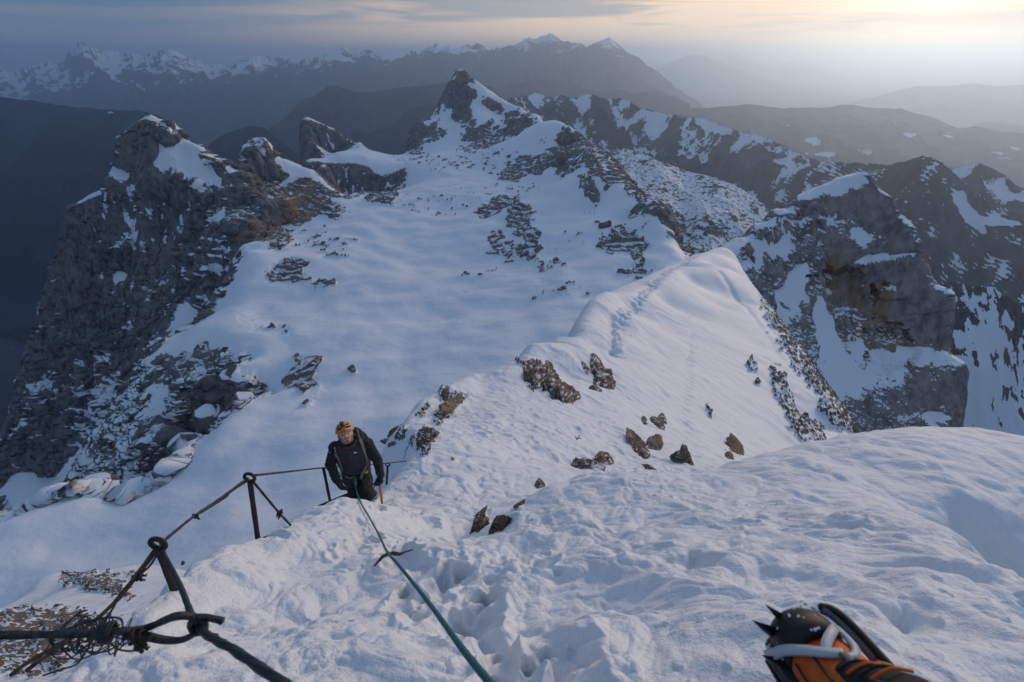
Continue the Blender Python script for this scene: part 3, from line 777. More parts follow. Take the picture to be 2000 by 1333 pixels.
def far_ranges():
    dark = alpine('forest_slope', (.034, .048, .060), (.008, .014, .022), scale=170, fine=.5, bump=.6, edge=.16)
    far = alpine('far_rock', (.045, .055, .068), (.024, .03, .04), scale=110, fine=.9, bump=.6, edge=.18)
    rocky = alpine('rocky_slope', (.105, .108, .12), (.045, .048, .056), scale=12, fine=.9, bump=.7, edge=.14)
    karst = alpine('pine_speckled_snow', (.04, .05, .045), (.025, .03, .03), scale=6, fine=1.7, bump=.4, edge=.10)
    none = lambda V, n, S, ZC, sp, sp2: np.zeros(S.shape)

    def tops(h0, h1, k=.6):
        return lambda V, n, S, ZC, sp, sp2: sst(V[..., 2] + 260 * sp2 + 500 * (sp - .5), h0, h1) * k * sst(n[..., 2], .45, .8)
    # dark rocky ridge beyond the plateau
    def m4(V, n, S, ZC, sp, sp2):
        b = sst(.6 * n[..., 2] + .42 * fbm2(V[..., 0] / 150, V[..., 1] / 150, 6, .66) + .35 * (.5 - sp), .43, .72)
        return b * .8 + .45 * sst(S, -130, 0) * sst(fbm2(V[..., 0] / 400, V[..., 1] / 400, 2), 0, .3)
    range_mesh('ridge', [(940, 240, 4500), (990, 196, 4600), (1020, 190, 4700), (1052, 183, 4750), (1075, 190, 4750), (1100, 187, 4800), (1130, 190, 4800), (1156, 182, 4800), (1175, 191, 4750), (1210, 195, 4700), (1240, 205, 4600), (1265, 212, 4500), (1300, 224, 4350),
                         (1350, 227, 4200), (1375, 232, 4100), (1410, 247, 3950), (1440, 256, 3850), (1480, 265, 3700), (1520, 282, 3600), (1560, 300, 3500), (1600, 318, 3400), (1680, 345, 3300)],
               rocky, 'dark rocky ridge streaked with snow gullies behind the central peak', 'ridge', 1700, .62, back=.5, jit=2.2, na=900, nr=420, rough=.55, lam=420, snow_fn=m4,
               paints=[(1390, 243, 50, 12, 25, .9), (1265, 235, 40, 18, 10, .35), (1300, 300, 60, 30, 20, .15)])
    # speckled basin right of the central ridge
    def kf(V, n, S, ZC, sp, sp2):
        return .60 - .30 * sst(.5 * fbm2(V[..., 0] / 40, V[..., 1] / 40, 4, .62) + .5 * fbm2(V[..., 0] / 260, V[..., 1] / 200, 2) + .25 * sst(S, -300, -900), -.02, .5)
    range_mesh('snow_basin', [(1120, 330, 3000), (1180, 302, 2950), (1210, 290, 2900), (1235, 293, 2850), (1270, 305, 2800), (1300, 318, 2750), (1340, 338, 2700), (1400, 346, 2650), (1440, 365, 2600), (1490, 398, 2550), (1560, 430, 2500), (1640, 460, 2450)],
               karst, 'snowy basin speckled with dwarf pine below the dark ridge', 'basin', 1500, .22, back=.6, jit=1.6, na=800, nr=420, rough=.25, lam=260, snow_fn=kf)
    # banded rock ridge on the right
    def m6(V, n, S, ZC, sp, sp2):
        st = (V[..., 2] + .62 * V[..., 0] + .12 * V[..., 1] + 26 * fbm2(V[..., 0] / 130, V[..., 1] / 130, 3)) / 24
        ln = .5 + .5 * np.sin(st * 2 * np.pi)
        b = sst(ln * .20 + .55 * fbm2(V[..., 0] / 75, V[..., 1] / 75, 6, .66) + .45 * (n[..., 2] - .75), .04, .38) * .75
        return b + .35 * sst(fbm2(V[..., 0] / 300 + 3, V[..., 1] / 300, 2), .25, .6) * sst(n[..., 2], .6, .8)
    range_mesh('banded_ridge', [(1540, 345, 2900), (1580, 324, 2800), (1640, 314, 2750), (1700, 322, 2650), (1740, 323, 2550), (1765, 318, 2450), (1800, 304, 2350), (1835, 309, 2300), (1846, 322, 2280), (1870, 345, 2250), (1900, 375, 2220), (1950, 420, 2200), (2060, 470, 2150), (2200, 520, 2100)],
               rocky, 'slanting rock ridge banded with thin snow ledges at the right edge', 'ridge', 1250, .72, back=.8, jit=2.5, na=800, nr=460, rough=.42, lam=300, snow_fn=m6,
               paints=[(1900, 400, 14, 50, -38, .8), (1950, 428, 60, 9, 8, .9), (1880, 380, 16, 16, 0, .6), (1690, 340, 50, 6, -10, .5)])
    range_mesh('banded_ridge', [(1780, 380, 3100), (1850, 328, 3000), (1880, 326, 2950), (1912, 316, 2900), (1930, 326, 2880), (1960, 350, 2850), (1990, 368, 2820), (2080, 390, 2780), (2200, 430, 2750)],
               rocky, 'snow capped rock tooth behind the banded ridge at the far right', 'ridge', 1100, .75, back=.9, jit=2.0, na=500, nr=300, rough=.42, lam=260,
               snow_fn=lambda V, n, S, ZC, sp, sp2: .75 * sst(n[..., 2] + .25 * fbm2(V[..., 0] / 80, V[..., 1] / 80, 5) + .2 * sst(S, -500, 0), .80, 1.0), paints=[(1960, 370, 40, 22, 35, .5), (1870, 335, 30, 12, -10, .6)])
    # lit snow slope low on the right
    def m7(V, n, S, ZC, sp, sp2):
        g = fbm2(V[..., 0] / 13, V[..., 1] / 13, 5, .6) + .6 * fbm2(V[..., 0] / 60, V[..., 1] / 60, 2)
        return 1 - .95 * sst(g + .75 * sst(S, -120, -5) - .45 * sst(S, -150, -330), .45, .72)
    range_mesh('snow_slope', [(1700, 640, 560), (1790, 590, 565), (1830, 560, 570), (1860, 553, 575), (1900, 562, 580), (1945, 560, 585), (1975, 578, 590), (2020, 600, 595), (2200, 660, 600)],
               M_SLOPE, 'pale snow slope dotted with rocks beyond the rock dome', 'snow slope', 420, .75, back=1.0, jit=3.0, na=420, nr=380, rough=.10, lam=90, snow_fn=m7)
    # dark mountain on the far left, across the deep valley
    range_mesh('forest_mountain', [(-500, 200, 6500), (-200, 178, 6500), (0, 187, 6400), (60, 195, 6300), (130, 208, 6200), (200, 213, 6100), (270, 215, 6000), (310, 226, 5900), (360, 262, 5800), (420, 330, 5700)],
               dark, 'dark forested mountain across the deep valley on the left', 'mountain', 5000, .42, jit=1.2, na=600, nr=300, rough=.45, lam=1100,
               snow_fn=tops(-330, -170, .5), paints=[(20, 190, 40, 3, 8, .6), (215, 220, 6, 2, 0, .8), (160, 206, 5, 2, 0, .8), (215, 410, 26, 3, 18, .5)])
    hills = [
        ([(480, 330, 8200), (530, 246, 8600), (560, 226, 8800), (590, 194, 9000), (612, 190, 9000), (640, 170, 9100), (660, 168, 9100), (690, 178, 9100), (730, 180, 9200), (800, 170, 9300), (870, 163, 9400), (930, 162, 9500), (1000, 180, 9500)], 'dark wooded hill with a long flat back left of the pyramid peak', 3200, .42),
        ([(390, 310, 5800), (412, 280, 5700), (440, 263, 5600), (490, 244, 5500), (515, 250, 5500), (535, 264, 5450), (580, 300, 5400), (640, 340, 5400)], 'small dark wooded knoll behind the left cliffs', 1800, .5),
        ([(640, 300, 6800), (690, 255, 7000), (720, 262, 6900), (770, 245, 7000), (790, 218, 7100), (840, 205, 7200), (870, 192, 7200), (930, 200, 7200)], 'dark wooded spur just left of the pyramid peak', 2500, .5),
        ([(900, 190, 12500), (960, 176, 12500), (990, 170, 12400), (1010, 163, 12400), (1055, 154, 12300), (1085, 158, 12200), (1115, 168, 12200), (1165, 180, 12000), (1210, 176, 12000), (1240, 182, 12000), (1285, 178, 12000), (1330, 196, 12000), (1380, 212, 12000)], 'blue wooded hills behind the dark rocky ridge', 4200, .30),
        ([(1180, 235, 9500), (1260, 212, 10500), (1330, 214, 11000), (1385, 211, 11000), (1420, 207, 11000), (1440, 206, 11000), (1462, 203, 11000), (1500, 208, 11000), (1530, 213, 11000), (1580, 210, 11000), (1600, 212, 11000), (1640, 207, 11000), (1665, 206, 11000), (1700, 211, 11000), (1760, 211, 11000), (1785, 220, 10800), (1830, 234, 10700),
           (1870, 250, 10600), (1905, 246, 10500), (1950, 258, 10400), (2010, 266, 10300), (2200, 285, 10000)], 'wide dark forest plateau with white clearings on the right', 6200, .155),
        ([(1860, 265, 15500), (1910, 242, 15500), (1940, 238, 15500), (1980, 245, 15500), (2050, 250, 15500), (2200, 250, 15500)], 'faint blue hill beyond the forest plateau at the right edge', 3000, .25),
        ([(1560, 225, 22500), (1650, 205, 22500), (1740, 180, 22500), (1790, 170, 22500), (1850, 168, 22500), (1900, 163, 22500), (1950, 168, 22500), (2050, 167, 22500), (2300, 175, 22500)], 'very faint long hill in the bright haze on the right', 5000, .22),
    ]
    pl = [(1590, 275, 20, 7, 8, .9), (1612, 302, 26, 5, 3, 1.0), (1575, 300, 6, 3, 0, .6), (1776, 263, 12, 3.5, 12, 1.0), (1852, 266, 16, 3, 8, 1.0), (1690, 296, 22, 7, 10, .55), (1700, 284, 8, 3, 0, .4), (1950, 300, 14, 4, 10, .6), (1985, 290, 10, 3, 10, .7), (1965, 310, 20, 4, 5, .5), (1540, 245, 4, 2, 0, .5)]
    for cr, lb, fr, sl in hills:
        range_mesh('forest_hill', cr, dark, lb, 'hill', fr, sl, jit=.8, na=500, nr=240, rough=.35 if sl > .2 else .5, lam=fr * .2, snow_fn=none, paints=pl if 'plateau with' in lb else None)
    # long far range along the horizon
    kar = [(-300, 150, 23000), (-100, 145, 23000), (0, 142, 23000), (40, 140, 23000), (62, 128, 23000), (85, 119, 23000), (122, 117, 23000), (140, 104, 23000), (157, 87, 23000), (172, 93, 23000), (195, 96, 23000), (230, 99, 23000), (255, 102, 23000), (285, 108, 23000), (310, 103, 23000), (345, 104, 23000), (370, 110, 23000), (392, 119, 23000), (428, 128, 23000),
           (450, 125, 23000), (478, 119, 23000), (500, 107, 23000), (520, 109, 23000), (535, 117, 23000), (562, 117, 23000), (590, 116, 23000), (608, 122, 23000), (622, 110, 23000), (650, 99, 23000), (668, 99, 23000), (690, 103, 23000), (710, 101, 23000), (740, 109, 23000), (762, 114, 23000), (790, 110, 23000), (815, 101, 24000), (845, 92, 24000), (880, 89, 24000), (915, 90, 24500), (940, 88, 25000), (958, 98, 25000),
           (985, 92, 25500), (1015, 86, 26000), (1045, 84, 26000), (1070, 90, 26000), (1085, 89, 26000), (1100, 84, 26000), (1116, 78, 26000), (1135, 84, 26000), (1155, 92, 26000), (1180, 110, 26000), (1220, 138, 26000), (1270, 175, 26000), (1340, 230, 26000), (1420, 290, 26000)]
    kar = [(u, v, d * .74) for u, v, d in kar]
    range_mesh('far_range', kar, far, 'long far mountain range with snowy tops along the left horizon', 'mountain range', 6500, .28, jit=4.2, na=1200, nr=240, rough=.55, lam=1500,
               snow_fn=lambda V, n, S, ZC, sp, sp2: .75 * sst(V[..., 2] + 200 * sp2 + 420 * (sp - .5) - .1 * V[..., 0], -120 + 0 * S, 430) * sst(n[..., 2] + .3 * sp2, .6, .95), paints=[(150, 100, 16, 12, -30, .6), (500, 120, 24, 10, 0, .6), (650, 108, 20, 8, 10, .35), (880, 96, 50, 7, 0, .45), (1030, 92, 40, 8, 0, .5)])
    kam = [(940, 120, 36000), (985, 95, 36000), (1010, 84, 36000), (1035, 72, 36000), (1050, 76, 36000), (1072, 66, 36000), (1090, 72, 36000), (1110, 88, 36000), (1140, 92, 34000), (1160, 84, 34000), (1178, 80, 34000), (1190, 73, 34000), (1205, 82, 34000), (1222, 98, 34000), (1250, 118, 34000), (1290, 145, 34000), (1340, 185, 34000), (1400, 230, 34000), (1500, 290, 34000)]
    kam = [(u, v, d * .50) for u, v, d in kam]
    range_mesh('far_range', kam, far, 'pale jagged snow peaks far off in the centre of the horizon', 'mountain range', 6000, .3, jit=2.2, na=420, nr=160, rough=.55, lam=1600, snow_fn=tops(-300, 450, .8))
    kam2 = [(1230, 110, 56000), (1280, 92, 56000), (1330, 84, 56000), (1370, 78, 56000), (1400, 80, 56000), (1432, 66, 56000), (1455, 76, 56000), (1470, 84, 56000), (1510, 92, 56000), (1560, 84, 56000), (1600, 96, 56000), (1640, 112, 56000), (1690, 140, 56000), (1740, 175, 56000), (1800, 220, 56000), (1900, 290, 56000)]
    kam2 = [(u, v + 36, d * .9) for u, v, d in kam2]
    range_mesh('far_range', kam2, far, 'barely visible peaks dissolving in the bright haze right of centre', 'mountain range', 8000, .25, jit=3.0, na=700, nr=100, rough=.5, lam=2500, snow_fn=tops(-300, 450, .85))
    range_mesh('far_range', [(1200, 170, 38000), (1260, 150, 38000), (1320, 118, 38000), (1345, 107, 38000), (1375, 107, 38000), (1400, 120, 38000), (1450, 140, 38000), (1520, 160, 38000), (1600, 190, 38000)], far, 'lone faint hump in the haze below the farthest peaks', 'mountain', 5000, .3, jit=1.0, na=200, nr=100, rough=.4, lam=1800, snow_fn=none)


def valley():
    bm = bmesh.new()
    n = 48
    S = 160000.0
    rngs = [0, 1500, 4000, 9000, 20000, 45000, 90000, S]
    prev = None
    for i, rr in enumerate(rngs):
        ring = [bm.verts.new((math.sin(a) * rr, math.cos(a) * rr, -2150 - .0)) for a in (2 * math.pi * k / n for k in range(n))] if i else [bm.verts.new((0, 0, -2150))]
        if prev is not None:
            for k in range(n):
                if len(prev) == 1: bm.faces.new((prev[0], ring[(k + 1) % n], ring[k]))
                else: bm.faces.new((prev[k], prev[(k + 1) % n], ring[(k + 1) % n], ring[k]))
        prev = ring
    me = bpy.data.meshes.new('valley_ground')
    bm.to_mesh(me); bm.free()
    for p in me.polygons:
        if p.normal.z < 0: p.flip()
    m = bpy.data.materials.new('valley_floor')
    m.use_nodes = True
    g = NT(m.node_tree)
    co = g.n('ShaderNodeTexCoord').outputs['Object']
    a = g.noise(co, .0006, 6, .6); b = g.noise(co, .004, 5, .6)
    c = g.mix(g.sstep(a, .42, .62), (.022, .03, .035), (.06, .065, .065))
    c = g.mix(g.math('MULTIPLY', g.sstep(b, .60, .72), g.sstep(a, .5, .65)), c, (.35, .37, .4))
    bs = g.n('ShaderNodeBsdfPrincipled', {'Base Color': c, 'Roughness': .9})
    g.n('ShaderNodeOutputMaterial', {0: bs.outputs[0]})
    me.materials.append(m)
    o = bpy.data.objects.new('valley_ground', me)
    COL.objects.link(o)
    tag(o, 'dark valley floor far below fading into haze', 'ground', kind='structure')


M_NEAR = alpine('rime_snow', (.20, .165, .135), (.085, .075, .068), (.24, .135, .075), scale=.12, fine=.28, bump=.6, edge=.08, sbump=.45, streak=(1, 1, .6), grain=.55)
M_PLATEAU = alpine('plateau_rock_and_snow', (.190, .180, .178), (.068, .067, .072), (.22, .135, .080), scale=5.0, fine=.46, bump=.7, edge=.10, streak=(1, 1, .35))
M_BUTTRESS = alpine('buttress_rock_and_snow', (.32, .295, .28), (.13, .122, .123), (.30, .175, .09), scale=1.1, fine=.50, bump=1.0, edge=.09, streak=(1, 1, .3))
M_SLOPE = alpine('slope_rock_and_snow', (.15, .138, .13), (.07, .068, .07), scale=2.2, fine=.30, bump=.6, edge=.09)
NEAR = near_ridge()
PLAT = plateau()
buttress()
far_ranges()
valley()

# ------------------------------------------------------------------ haze
HAZE = 5.4e-5


def haze():
    bm = bmesh.new()
    bmesh.ops.create_cube(bm, size=1.0)
    me = bpy.data.meshes.new('haze')
    for v in bm.verts:
        v.co.x *= 190000; v.co.y *= 190000
        v.co.z = -2151 if v.co.z < 0 else 600
    bm.to_mesh(me); bm.free()
    m = bpy.data.materials.new('haze')
    m.use_nodes = True
    g = NT(m.node_tree)
    v = g.n('ShaderNodeVolumePrincipled', {'Color': HAZE_COL + (1,), 'Density': HAZE, 'Anisotropy': HAZE_G})
    v.inputs['Density Attribute'].default_value = ''
    out = g.n('ShaderNodeOutputMaterial')
    m.node_tree.links.new(v.outputs[0], out.inputs['Volume'])
    m.cycles.homogeneous_volume = True
    me.materials.append(m)
    o = bpy.data.objects.new('haze', me)
    COL.objects.link(o)
    tag(o, 'blue haze lying in the valleys and over the far ranges', 'haze', kind='stuff')


HAZE_COL, HAZE_G = (.60, .785, 1.0), .76
haze()
# ------------------------------------------------------------------ objects
def simple(name, col, rough=.6, metal=0.0, var=.25, scale=30, bump=.2, col2=None, spec=.4, dist=.004):
    m = bpy.data.materials.new(name)
    m.use_nodes = True
    g = NT(m.node_tree)
    co = g.n('ShaderNodeTexCoord').outputs['Object']
    n = g.noise(co, scale, 6, .65)
    c2 = col2 or tuple(c * (1 - var) for c in col)
    c = g.mix(g.sstep(n, .35, .65), c2, col)
    bp = g.n('ShaderNodeBump', {'Strength': bump, 'Distance': dist, 'Height': n})
    b = g.n('ShaderNodeBsdfPrincipled', {'Base Color': c, 'Roughness': rough, 'Metallic': metal, 'Normal': bp.outputs[0], 'Specular IOR Level': spec})
    g.n('ShaderNodeOutputMaterial', {0: b.outputs[0]})
    return m


def link_bm(name, bm, mat, parent=None, smooth=True):
    me = bpy.data.meshes.new(name)
    bm.to_mesh(me); bm.free()
    if smooth:
        for p in me.polygons: p.use_smooth = True
    for m in (mat if isinstance(mat, (list, tuple)) else [mat]): me.materials.append(m)
    o = bpy.data.objects.new(name, me)
    COL.objects.link(o)
    if parent is not None:
        o.parent = parent
        o.matrix_parent_inverse = Matrix.Translation(-Vector(parent.location)) if parent.type == 'EMPTY' else parent.matrix_basis.inverted()
    return o


def catmull(pts, k=8):
    pts = [Vector(p) for p in pts]
    q = [2 * pts[0] - pts[1]] + pts + [2 * pts[-1] - pts[-2]]
    out = []
    for i in range(1, len(q) - 2):
        a, b, c, d = q[i - 1:i + 3]
        for j in range(k):
            t = j / k
            out.append(.5 * (2 * b + (c - a) * t + (2 * a - 5 * b + 4 * c - d) * t * t + (3 * b - a - 3 * c + d) * t ** 3))
    out.append(pts[-1])
    return out


def tube(bm, pts, rad, n=10, cap=True, twist=0.0, lobes=0, lob=.12):
    """sweep a circle along points; rad is a number or a list; lobes give it the strands of a laid cable"""
    N = len(pts)
    rad = rad if isinstance(rad, (list, tuple)) else [rad] * N
    T = [(pts[min(i + 1, N - 1)] - pts[max(i - 1, 0)]).normalized() for i in range(N)]
    up = Vector((0, 0, 1)) if abs(T[0].z) < .9 else Vector((1, 0, 0))
    x = T[0].cross(up).normalized()
    prev = None; s = 0.0
    for i in range(N):
        x = (x - T[i] * x.dot(T[i])).normalized()
        y = T[i].cross(x)
        if i: s += (pts[i] - pts[i - 1]).length
        ring = []
        for k in range(n):
            a = 2 * math.pi * k / n
            rr = rad[i] * (1 + (lob * math.cos(lobes * a + twist * s) if lobes else 0))
            ring.append(bm.verts.new(pts[i] + (x * math.cos(a) + y * math.sin(a)) * rr))
        if prev:
            for k in range(n): bm.faces.new((prev[k], prev[(k + 1) % n], ring[(k + 1) % n], ring[k]))
        elif cap: bm.faces.new(ring[::-1])
        prev = ring
    if cap: bm.faces.new(prev)


def hit(field, u, v, d0, d1, n=600):
    """first depth at which the ray of a pixel meets a terrain field"""
    ds = np.geomspace(d0, d1, n)
    A = Pa(np.stack([np.full(n, u), np.full(n, v), ds], 1))
    r = np.hypot(A[:, 0], A[:, 1])
    z = field.raw(np.arctan2(A[:, 0], A[:, 1]).astype(np.float32), np.log(r).astype(np.float32)) * r
    i = np.argmax(A[:, 2] < z)
    return float(ds[i]) if A[i, 2] < z[i] else None


def snow_hit(u, v):
    """depth at which a pixel's ray meets the finished snow ridge mesh"""
    ok, loc, nrm, _ = SNOW.ray_cast(Vector((0, 0, 0)), P(u, v, 1.0).normalized())
    return loc.y * CP - loc.z * SP if ok else None


M_RUST = simple('rusty_iron', (.060, .040, .034), .75, .35, scale=60, bump=.5, col2=(.030, .024, .024))
M_STEEL = simple('weathered_steel_cable', (.075, .072, .075), .6, .6, scale=90, bump=.35, col2=(.035, .032, .034))
M_GALV = simple('blue_grey_steel', (.060, .070, .080), .55, .55, scale=70, bump=.3, col2=(.03, .035, .042))
M_ROPE = simple('teal_rope', (.035, .17, .18), .8, 0, scale=420, bump=.6, col2=(.018, .085, .095), dist=.002)
M_TWIG = simple('dry_twig', (.16, .115, .075), .9, 0, scale=80, bump=.6, col2=(.08, .055, .035))


def bend(p, amt):
    return p


def post(pt, pb, rad, label, ring=True, sink=.18, flat=False):
    """iron post: tube, welded eye at the top that carries the cables"""
    a, b = P(*pt), P(*pb)
    dirv = (b - a).normalized()
    root = empty('iron_post', b)
    tag(root, label, 'post', 'iron posts carrying the safety cable')
    bm = bmesh.new()
    tube(bm, [a + (b - a) * t / 6 for t in range(7)] + [b + dirv * sink], [rad * (1 + .04 * math.sin(t * 2.3)) for t in range(8)], 14)
    link_bm('tube', bm, M_RUST, root)
    if ring:
        bm = bmesh.new()
        R_ = ring; c = a - dirv * (R_ * .9)
        side = Vector((1, 0, 0)); side = (side - dirv * side.dot(dirv)).normalized()
        pts = [c + (side * math.cos(t) - dirv * math.sin(t)) * R_ + Vector((0, .004, 0)) * math.sin(t * .5) for t in np.linspace(-math.pi * .62, math.pi * 1.45, 26)]
        tube(bm, pts, rad * .62, 10)
        link_bm('eye', bm, M_RUST, root)
    else:
        bm = bmesh.new()
        tube(bm, [a - dirv * .012, a - dirv * .006, a + dirv * .004, a + dirv * .016], [rad * .6, rad * 1.25, rad * 1.25, rad * 1.05], 12)
        link_bm('cap', bm, M_RUST, root)
    return root


def cable(label, strands, mat=None, clips=(), group='steel safety cables', name='steel_cable'):
    """strands: lists of (u, v, d); each is a laid wire; clips: (u, v, d, size, direction)"""
    first = P(*strands[0][0][0])
    root = empty(name, first)
    tag(root, label, 'cable', group)
    for pts, rad in strands:
        bm = bmesh.new()
        c = catmull([P(*q) for q in pts], 14)
        tube(bm, c, rad, 16, twist=2 * math.pi / (rad * 16) * 1.0, lobes=4 if rad > .005 else 0, lob=.17)
        link_bm('strand', bm, mat or M_STEEL, root)
    for (u, v, d, sz, ax) in clips:
        clamp(P(u, v, d), sz, Vector(ax).normalized(), root)
    return root


def clamp(c, s, ax, root):
    """wire-rope clip: saddle, U-bolt and two nuts"""
    up = Vector((0, 0, 1)); side = ax.cross(up).normalized(); up = side.cross(ax).normalized()
    bm = bmesh.new()
    for k in (-.35, .35):                              # saddle: two ribs and a bridge
        tube(bm, [c + ax * k * s - side * s * .55 - up * s * .1, c + ax * k * s - up * s * .42, c + ax * k * s + side * s * .55 - up * s * .1], s * .2, 8)
    tube(bm, [c - ax * s * .45 - up * s * .45, c + ax * s * .45 - up * s * .45], s * .34, 8)
    o = link_bm('clip', bm, M_RUST, root)
    bm = bmesh.new()
    u = [c + side * s * .5 * x + up * s * y for x, y in ((-1, -1.5), (-1, -.2), (-.95, .35), (-.5, .72), (0, .82), (.5, .72), (.95, .35), (1, -.2), (1, -1.5))]
    tube(bm, catmull(u, 4), s * .17, 8)
    for x in (-1, 1):
        q = c + side * s * .5 * x
        tube(bm, [q - up * s * .62, q - up * s * .95], s * .33, 6)
    b = link_bm('bolt', bm, M_RUST, o)


def posts_and_cables():
    post((311, 1072, 2.12), (341, 1152, 2.26), .017, 'nearest iron post with a bent ring top at the snow edge', ring=.030, sink=.2)
    post((488, 940, 3.24), (503, 1048, 3.5), .0165, 'tall slim iron post with a closed ring top', ring=.032)
    post((632, 916, 6.45), (646, 986, 6.86), .019, 'ringless iron post beside the climber', ring=False)
    post((757, 911, 8.3), (756, 930, 8.4), .017, 'small far post whose ring shows just right of the climber', ring=.032)
    cable('doubled cable rising from the nearest post to the tall post, with a knot midway',
          [([(314, 1062, 2.1), (345, 1036, 2.35), (380, 1008, 2.62), (430, 974, 2.95), (484, 934, 3.22)], .0065),
           ([(380, 1009, 2.62), (405, 994, 2.78), (440, 972, 3.0), (452, 960, 3.07), (486, 938, 3.22)], .0055)], clips=[(381, 1008, 2.62, .020, (.6, .6, .4))])
    cable('thin level cable from the tall post past the climber to the far post',
          [([(496, 929, 3.24), (560, 922, 4.35), (632, 914, 6.45), (690, 910, 7.3), (757, 905, 8.3), (800, 900, 9.4)], .0075)])
    cable('short cable dropping from the tall post into the snow on its right',
          [([(492, 938, 3.24), (520, 972, 3.4), (546, 1003, 3.55), (562, 1020, 3.66), (580, 1040, 3.8)], .0075)], clips=[(546, 1003, 3.55, .026, (.5, .5, -.5)), (549, 1000, 3.56, .022, (.5, .5, -.5))])
    cable('thick grey cable from the nearest post towards the bottom edge',
          [([(318, 1078, 2.08), (350, 1140, 1.55), (386, 1222, 1.11), (460, 1272, .88), (550, 1334, .71), (640, 1396, .60)], .0072)], mat=M_GALV)
    cable('two taut old strands falling from the nearest post to the bottom left corner',
          [([(306, 1076, 2.1), (268, 1126, 1.98), (222, 1180, 1.86), (150, 1238, 1.74), (58, 1292, 1.60), (20, 1320, 1.55)], .0058),
           ([(303, 1072, 2.1), (262, 1128, 1.96), (214, 1186, 1.84), (160, 1232, 1.72), (84, 1286, 1.58), (50, 1312, 1.54)], .0055),
           ([(309, 1080, 2.08), (292, 1106, 2.03), (268, 1126, 1.98)], .0045), ([(236, 1160, 1.9), (214, 1200, 1.82), (182, 1250, 1.68), (150, 1275, 1.62)], .0035)], mat=M_RUST, clips=[(268, 1128, 1.97, .020, (-.5, -.2, -.8))])
    L = [([(-60, 1241, 1.02), (0, 1241, 1.03), (90, 1240, 1.04), (180, 1237, 1.05), (236, 1233, 1.06), (268, 1232, 1.07), (300, 1222, 1.07), (340, 1205, 1.06), (372, 1204, 1.075), (392, 1212, 1.09), (398, 1226, 1.10), (388, 1236, 1.12), (374, 1228, 1.13)], .0072),
         ([(240, 1246, 1.06), (285, 1242, 1.07), (320, 1249, 1.08), (352, 1250, 1.09), (376, 1240, 1.10), (380, 1220, 1.13), (392, 1210, 1.12), (412, 1208, 1.10), (434, 1214, 1.09)], .0062),
         ([(285, 1248, 1.075), (325, 1254, 1.085), (358, 1251, 1.095), (384, 1238, 1.09), (404, 1240, 1.085), (424, 1243, 1.08)], .0050),
         ([(380, 1208, 1.07), (372, 1222, 1.09), (384, 1237, 1.10), (400, 1230, 1.12), (398, 1214, 1.13), (382, 1207, 1.08), (400, 1206, 1.08), (436, 1213, 1.08)], .0062)]
    cable('thick cable from the left edge looped round the grey cable by a heavy rusty clamp', L, mat=M_STEEL, clips=[(268, 1243, 1.045, .024, (1, .1, .1)), (280, 1244, 1.05, .019, (1, .1, .1))])
    # tangle of loose wire on the thick cable
    root = empty('wire_tangle', P(190, 1238, 1.08))
    tag(root, 'loose tangle of thin grey wire wound on the thick cable at the lower left', 'wire')
    rd = random.Random(4)
    c0 = P(170, 1240, 1.10)
    ax = (P(240, 1238, 1.08) - P(140, 1240, 1.06)).normalized()
    bm = bmesh.new()
    e1 = Vector((0, .35, 1)).normalized(); e1 = (e1 - ax * e1.dot(ax)).normalized(); e2 = ax.cross(e1)
    for j in range(7):
        pts = []
        ph = rd.uniform(0, 6.28); off = rd.uniform(-.04, .045); ra = rd.uniform(.018, .036); rb = rd.uniform(.025, .045)
        for k in range(15):
            t = ph + k * 2 * math.pi / 9
            pts.append(c0 + ax * (off + rb * math.cos(t) + rd.uniform(-.006, .006)) + e1 * (ra * math.sin(t) - .004 + rd.uniform(-.006, .006)) + e2 * (rd.uniform(-.03, .03)))
        tube(bm, catmull(pts, 6), .0016, 6)
    for j in range(7):                                 # tight turns round the cable
        pts = []
        for k in range(12):
            t = k * .9
            q = P(196 + j * 3 + k * .7, 1237, 1.06)
            pts.append(q + e1 * .016 * math.sin(t) * (1 + .5 * rd.random()) + e2 * .016 * math.cos(t))
        tube(bm, catmull(pts, 4), .0021, 6)
    link_bm('coil', bm, M_GALV, root)
    bm = bmesh.new()
    for pts in ([(230, 1262, 1.1), (200, 1274, 1.13), (150, 1270, 1.15), (110, 1264, 1.14), (100, 1255, 1.1)], [(158, 1262, 1.12), (163, 1278, 1.16), (150, 1298, 1.2), (120, 1308, 1.22), (84, 1320, 1.22)],
                [(215, 1255, 1.08), (230, 1268, 1.1), (258, 1272, 1.11), (292, 1264, 1.1)], [(120, 1246, 1.08), (140, 1226, 1.08), (176, 1214, 1.09), (212, 1206, 1.1), (236, 1210, 1.08), (240, 1228, 1.06)],
                [(108, 1238, 1.08), (128, 1222, 1.1), (150, 1200, 1.12), (170, 1192, 1.12)]):
        tube(bm, catmull([P(*q) for q in pts], 8), .0021, 6)
    link_bm('loose_end', bm, M_GALV, root)


